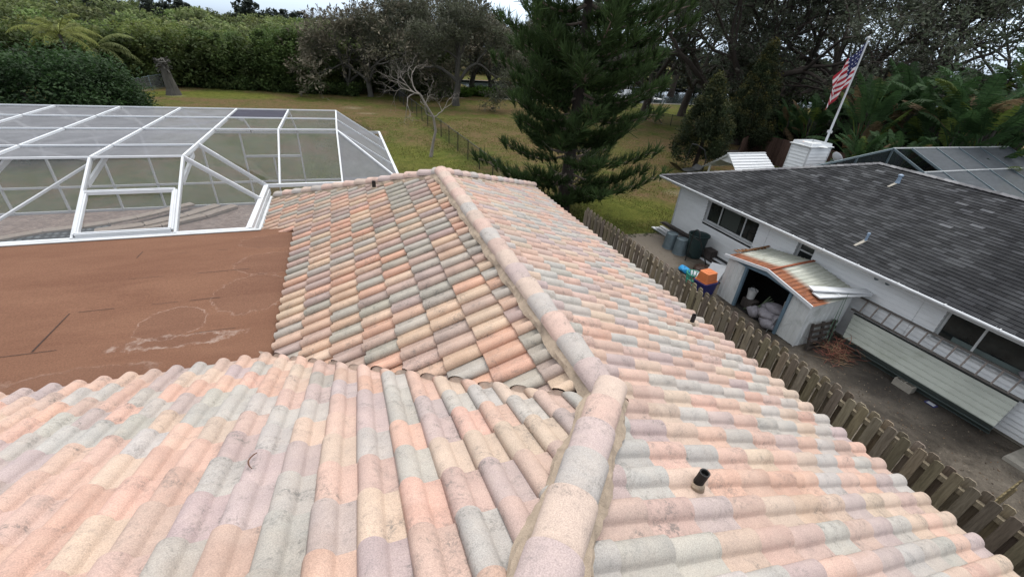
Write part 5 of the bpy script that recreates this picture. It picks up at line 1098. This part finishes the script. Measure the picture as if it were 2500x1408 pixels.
# ---- cedars
def cedar(label, loc, H_, Rm, seed, tipc):
    rng = np.random.RandomState(seed); t = thing('cedar_tree', loc, label, 'tree'); g = G(); g.tube([(0, 0, -.1), (.15, 0, H_*.3), (.1, .1, H_*.85)], [.16, .12, .03], 8); g.build('trunk', M_BARKD, t, loc=(0, 0, 0)); lob = []
    for k in range(150):
        z = rng.uniform(.18, 1)*H_; s = (z/H_-.18)/.82; R_m = Rm*(math.sin(math.pi*min(1, s*.8+.22))**.8)*(1.05-.6*s); a = rng.uniform(0, 6.28); q = math.sqrt(rng.uniform(.1, 1))*R_m; lob.append((q*math.cos(a), q*math.sin(a), z, rng.uniform(.28, .5)*Rm/2))
    add_crown('foliage', [crown(lob, rng, 260, .075, srgb(48, 58, 36), .3, .4, 1.7, .3, .2, tipc)], t, M_LEAF, (0, 0, 0))
cedar('small round dark cedar standing on the lawn between the black lounger and the canopy', at(1692, 415), 5.6, 2.0, 5, srgb(88, 84, 40))
cedar('taller cedar with yellow brown tips right of the small round cedar', at(1800, 385), 7.6, 2.1, 7, srgb(112, 100, 48))
cedar('dark cedar sprawling behind the yellow tipped one', far(1850, 46), 6.6, 2.4, 8, srgb(96, 88, 44))
# ---- mangrove wood: a countless mass, with its front trees as separate things
_rc = np.random.RandomState(6); _cx, _cy = np.meshgrid(np.arange(-190, 24, 6.5), np.arange(60, 176, 6.5)); _cx = _cx.ravel()+_rc.uniform(-3, 3, _cx.size); _cy = _cy.ravel()+_rc.uniform(-3, 3, _cy.size); _cr = _rc.uniform(3.2, 6.0, _cx.size); _ch = _rc.uniform(-1.1, 1.0, _cx.size)
def hgt(x, y):                              # a canopy of rounded crowns
    x = np.atleast_1d(x).astype(float); y = np.atleast_1d(y).astype(float); base = 2.9+np.clip((y-60)/75, 0, 1)*3.9+np.clip((-x-25)/60, 0, 1)*1.0
    out = base-1.0
    for cx_, cy_, cr_, ch_ in zip(_cx, _cy, _cr, _ch):
        d2 = ((x-cx_)**2+(y-cy_)**2)/cr_**2; out = np.where(d2 < 1, np.maximum(out, base+ch_+2.9*np.sqrt(np.clip(1-d2, 0, 1))-1.5), out)
    return out
rng = np.random.RandomState(77); lob = []
xx, yy = np.meshgrid(np.arange(-150, 14, 1.9), np.arange(61, 165, 2.3)); xx = xx.ravel()+rng.uniform(-.9, .9, xx.size); yy = yy.ravel()+rng.uniform(-1, 1, yy.size)
ok = (xx > -14-yy*1.15) & (xx < 14-.0*yy) & ~((xx > 10) & (yy > 90)); xx, yy = xx[ok], yy[ok]; zz = hgt(xx, yy); rr_ = rng.uniform(.8, 1.5, len(xx))
lobm = np.stack([xx, yy, zz-rr_*.7, rr_], 1)
def tone(VC_, lb, per):                     # each crown of the wood has its own green
    d_ = [(lb[:, 0:1]-_cx[None, k0:k0+60])**2+(lb[:, 1:2]-_cy[None, k0:k0+60])**2 for k0 in range(0, len(_cx), 60)]; near = np.argmin(np.concatenate(d_, 1), 1)
    kk = np.random.RandomState(9).uniform(.45, 1.25, (len(_cx), 1))*np.random.RandomState(10).uniform(.92, 1.08, (len(_cx), 3)); return VC_[0], VC_[1]*kk[near][np.repeat(np.arange(len(lb)), per)]
VC = [crown(lobm[yy < 90], rng, 110, .19, srgb(86, 98, 52), .35, .5, .8, .5, .6, srgb(128, 138, 72)), crown(lobm[yy >= 90], rng, 55, .30, srgb(94, 106, 64), .35, .5, .8, .6, .7, srgb(128, 140, 82))]
VC = [tone(VC[0], lobm[yy < 90], 110), tone(VC[1], lobm[yy >= 90], 55)]
fx = rng.uniform(-75, 14, 900); fl_ = np.stack([fx, 60+rng.uniform(-.5, 2.5, 900), rng.uniform(.2, 4.6, 900), rng.uniform(.6, 1.2, 900)], 1); VC.append(crown(fl_, rng, 70, .2, srgb(64, 76, 40), .35, .5, .9, .3, .3))
mg = add_crown('mangrove_wood', VC); tag(mg, 'dense green mangrove wood filling the upper left behind the lawn', 'wood', kind='stuff')
gx = np.arange(-170, 15, 4.); gy = np.arange(63, 170, 4.); g = G(); vs = [(x, y, float(hgt(x, y)[0])-2.0) for y in gy for x in gx]; nx_ = len(gx)
g.add(vs, [(j*nx_+i, j*nx_+i+1, (j+1)*nx_+i+1, (j+1)*nx_+i) for j in range(len(gy)-1) for i in range(nx_-1)], (.02, .026, .014)); o = g.build('undergrowth', M_TINTROUGH); tag(o, 'dark hull added under the mangrove leaves to block the view through', 'undergrowth', kind='stuff')  # added dark hull that closes the see-through gaps below the canopy
def bushy(name, seed, H_, Rm, n, per, sz, cl, tipc, label, loc, trunks=3, low=.15, cat='tree'):
    rng = np.random.RandomState(seed); t = thing(name, loc, label, cat); g = G()
    for k in range(trunks): a = k*2.1+seed; g.tube([(.4*math.cos(a), .4*math.sin(a), -.1), (.9*math.cos(a), .6*math.sin(a), H_*.4), (1.3*math.cos(a+.3), 1.2*math.sin(a), H_*.8)], [.11, .08, .04], 6, cap=False)
    g.build('trunk', M_BARK, t, loc=(0, 0, 0)); lob = []
    for k in range(n):
        z = rng.uniform(low, 1); a = rng.uniform(0, 6.28); q = Rm*math.sqrt(max(0, 1-((z-.5)/.62)**2))*math.sqrt(rng.uniform(.35, 1)); lob.append((q*math.cos(a), q*math.sin(a), z*H_-.3, rng.uniform(.35, 1.25)*Rm/3.4+(.25 if rng.rand() > .9 else 0)))
    add_crown('foliage', [crown(lob, rng, per, sz, cl, .3, .5, .8, .4, .5, tipc)], t, M_LEAF, (0, 0, 0)); return t
MG = 'mangroves along the front of the wood'
m1 = bushy('mangrove_tree', 4, 5.6, 3.2, 120, 220, .12, srgb(70, 88, 46), srgb(100, 116, 58), 'dark green mangrove right of the palm stump', at(560, 210)); m2 = bushy('mangrove_tree', 6, 5.4, 3.2, 110, 220, .12, srgb(88, 100, 52), srgb(122, 130, 66), 'light green mangrove directly behind the palm stump', at(455, 205)); m1['group'] = m2['group'] = MG
for k, (px, py, w_, s, lb) in enumerate(((375, 205, 2, 1.0, 'light green mangrove left of the palm stump'), (300, 200, 1, .9, 'dark mangrove beside the windblown palm'), (640, 214, 2, .85, 'light mangrove in the middle of the wood front'), (700, 222, 1, 1.1, 'tall dark green mangrove with pale trunks near the grey oaks'), (770, 226, 1, 1.15, 'tallest dark mangrove next to the low brownish oak'), (825, 226, 2, .95, 'small mangrove under the low brownish oak'), (520, 208, 2, .8, 'low mangrove second right of the palm stump'))):
    instance(m1 if w_ == 1 else m2, at(px, py)+Vector((0, 1.5, 0)), 1.7*k, s, lb, MG)
bushy('leafy_bush', 12, 4.7, 4.0, 230, 200, .09, srgb(42, 62, 34), srgb(64, 90, 46), 'dense dark green bush at the left edge just beyond the screen enclosure', far(20, 35), 3, .05, 'bush')
bushy('leafy_bush', 13, 3.6, 2.1, 90, 160, .10, srgb(42, 62, 32), srgb(70, 90, 42), 'smaller dark bush between the left edge bush and the yellow shrub', far(165, 37), 3, .05, 'bush')
bushy('yellow_shrub', 15, 3.0, 1.7, 60, 130, .13, srgb(96, 96, 36), srgb(140, 130, 56), 'yellow green shrub at the right end of the dark bushes', at(262, 262), 2, .1, 'shrub')
bushy('leafy_bush', 16, 4.6, 4.5, 160, 120, .12, srgb(38, 58, 32), srgb(54, 78, 40), 'dark bush partly outside the left edge', far(-90, 36), 3, .05, 'bush')
# hedges of low growth
rng = np.random.RandomState(31); hl_ = []
for k in range(420): px = rng.uniform(270, 880); p = at(px, 196+(px-270)*.058+rng.uniform(-3, 6)); hl_.append((p.x, p.y, rng.uniform(.1, 1.0), rng.uniform(.5, .9)))
o = add_crown('low_growth', [crown(hl_, rng, 90, .14, srgb(58, 74, 38), .35, .5, .8, .3, .5, srgb(86, 104, 48))]); tag(o, 'low green growth along the foot of the mangrove wood', 'undergrowth', kind='stuff')
hl_ = []
for k in range(420): p = at(rng.uniform(1060, 1500), rng.uniform(228, 238)); hl_.append((p.x, p.y, rng.uniform(.1, .8), .6))
o = add_crown('weeds', [crown(hl_, rng, 80, .14, srgb(66, 92, 34), .35, .5, .8, .3, .5, srgb(96, 128, 44))]); tag(o, 'bright green weeds below the oaks on the far edge of the lawn', 'weeds', kind='stuff')
hl_ = []
for k in range(700):
    px = rng.uniform(1880, 2560); dd = rng.uniform(41, 52); p = far(px, dd); hl_.append((p.x, p.y, rng.uniform(.2, 4.2)*(1 if rng.rand() > .4 else .5), rng.uniform(.5, .9)))
o = add_crown('undergrowth', [crown(hl_, rng, 90, .13, srgb(40, 50, 30), .4, .5, .8, .3, .5, srgb(62, 76, 40))]); tag(o, 'dark undergrowth beneath the banana like palms', 'undergrowth', kind='stuff')
# far banks of trees across the canal
hl_ = []
for k in range(1500):
    px = rng.uniform(850, 2280); dd = rng.uniform(100, 120); p = far(px, dd); hl_.append((p.x, p.y, rng.uniform(.3, 7.2), rng.uniform(1.0, 1.9)))
o = add_crown('far_treeline', [crown(hl_, rng, 60, .34, srgb(50, 58, 44), .35, .5, .8, .4, .5)]); tag(o, 'dark line of trees on the far bank of the canal', 'treeline', kind='stuff')
DG = 'dark treetops on the skyline'
dt = bushy('distant_tree', 22, 9.5, 3.2, 60, 90, .3, srgb(48, 56, 48), srgb(60, 68, 56), 'pointed dark treetop on the skyline at the upper left', far(440, 135), 2, .3); dt['group'] = DG
for k, (px, dist, s, lb) in enumerate(((610, 140, 1.15, 'tallest dark treetop on the skyline above the mangroves'), (680, 145, 1.0, 'small dark treetop right of the tallest one'), (730, 150, 1.0, 'low dark treetop second right of the tallest one'), (795, 150, .9, 'dark treetop near the grey oaks on the skyline'), (380, 130, .95, 'low dark treetop left of the pointed one'), (250, 130, 1.05, 'dark skyline treetop near the upper left corner'), (1330, 130, 1.1, 'dark treetop behind the left side of the pine'))):
    instance(dt, far(px, dist), k*1.3, (s, s, s), lb, DG)
# ---- boats and dock across the canal
p = at(1552, 246); dk = thing('boat_dock', p, 'pale wooden dock platform at the canal beyond the bright lawn', 'dock')
g = G(); g.box((p.x-3, p.y-.5, .25), (p.x+5, p.y+1.5, .35)); g.build('deck', M_TRIM, dk)
for k in range(5): g = G(); g.tube([(p.x-2.8+k*1.9, p.y-.4, -.6), (p.x-2.8+k*1.9, p.y-.4, 1.1)], .12, 7); g.build('piling', M_TRIM, dk)
bt_ = thing('moored_boat', p+Vector((1.5, 3, 0)), 'small white boat moored beyond the pale dock', 'boat'); g = G(); q = p+Vector((.5, 3.2, 0)); hullp = []
for x, w_, zz in ((-2.6, .8, .55), (0, 1.0, .55), (2.0, .8, .65), (3.2, .05, .85)): hullp.append([(q.x+x, q.y-w_, zz), (q.x+x, q.y-w_*.5, -.3), (q.x+x, q.y+w_*.5, -.3), (q.x+x, q.y+w_, zz)])
g.add([v for s in hullp for v in s], [(i*4+j, i*4+j+1, (i+1)*4+j+1, (i+1)*4+j) for i in range(3) for j in range(3)]+[(0, 3, 2, 1)]+[(i*4+3, i*4, (i+1)*4, (i+1)*4+3) for i in range(3)]); g.build('hull', M_WHITE, bt_)
g = G(); g.box((q.x-.6, q.y-.4, .5), (q.x+.4, q.y+.4, 1.2)); g.build('console', M_WHITE, bt_, bevel=.05)
g = G(); g.tube([(q.x-.6, q.y-.4, .5), (q.x-.6, q.y-.4, 2.3)], .03, 5); g.tube([(q.x+.4, q.y+.4, .5), (q.x+.4, q.y+.4, 2.3)], .03, 5); g.box((q.x-.8, q.y-.6, 2.3), (q.x+.7, q.y+.6, 2.36)); g.build('canopy', M_TRIM, bt_)

# ---- short rough grass on the lawn and weeds along the fence foot: nobody could count them
rng = np.random.RandomState(91); n_ = 90000; x = rng.uniform(-2, 24, n_); y = 12.8+rng.uniform(0, 1, n_)**1.4*30
ok = ~((x > 7.9) & (x < 13.2) & (y < 14.4)) & ~((x < 1.7) & (y < 20.7)) & (x > -2+0*y) & (y > 12.8) & (np.sin(x*1.7+y*.9)+np.sin(x*.6-y*1.3)+rng.normal(0, .7, n_) > -.4); ok &= ~((x < 5.6) & (y < 12.9)) & ~((x > 13.0) & (x < 22) & (y < 14.3)); x, y = x[ok], y[ok]; n_ = len(x)
hh = rng.uniform(.02, .07, n_)*(1+.5*np.sin(x*.9)*np.cos(y*.7)); a_ = rng.uniform(0, 6.28, n_); lx, ly = np.cos(a_)*.5*hh, np.sin(a_)*.5*hh; w0 = np.stack([-np.sin(a_), np.cos(a_), 0*a_], 1)*(.008+.0006*y)[:, None]
p_ = np.stack([x, y, 0*x], 1); q_ = np.stack([x+lx, y+ly, hh], 1); V = np.stack([p_-w0, p_+w0, q_+w0*.4, q_-w0*.4], 1); gc = np.array(srgb(104, 112, 54)[:3]); bc = np.array(srgb(146, 132, 88)[:3]); t_ = rng.uniform(0, 1, (n_, 1))*np.where(np.sin(x*.5+y*.3) > .2, 1.0, .5)[:, None]
o = link('rough_grass', flat_mesh(V, 4, 'rough_grass', (gc*(1-t_)+bc*t_)*rng.uniform(.6, 1.25, (n_, 1))), M_LEAF); tag(o, 'short rough patchy grass covering the nearer lawn', 'grass', kind='stuff')
hl_ = [(8.02+abs(rng.normal(0, .05)), rng.uniform(-.5, 12.8), .02, rng.uniform(.03, .09)) for k in range(90)]+[(rng.uniform(8, 12.9), 14.1+rng.normal(0, .12), .02, rng.uniform(.05, .12)) for k in range(90)]+[(12.85+rng.normal(0, .05), rng.uniform(9.4, 12.5), .02, rng.uniform(.04, .1)) for k in range(30)]
o = add_crown('weeds', [crown(hl_, rng, 26, .022, srgb(56, 70, 34), .4, .4, .7, .2, .3, srgb(92, 104, 50))]); tag(o, 'small weeds along the fence foot and the edge of the slab', 'weeds', kind='stuff')
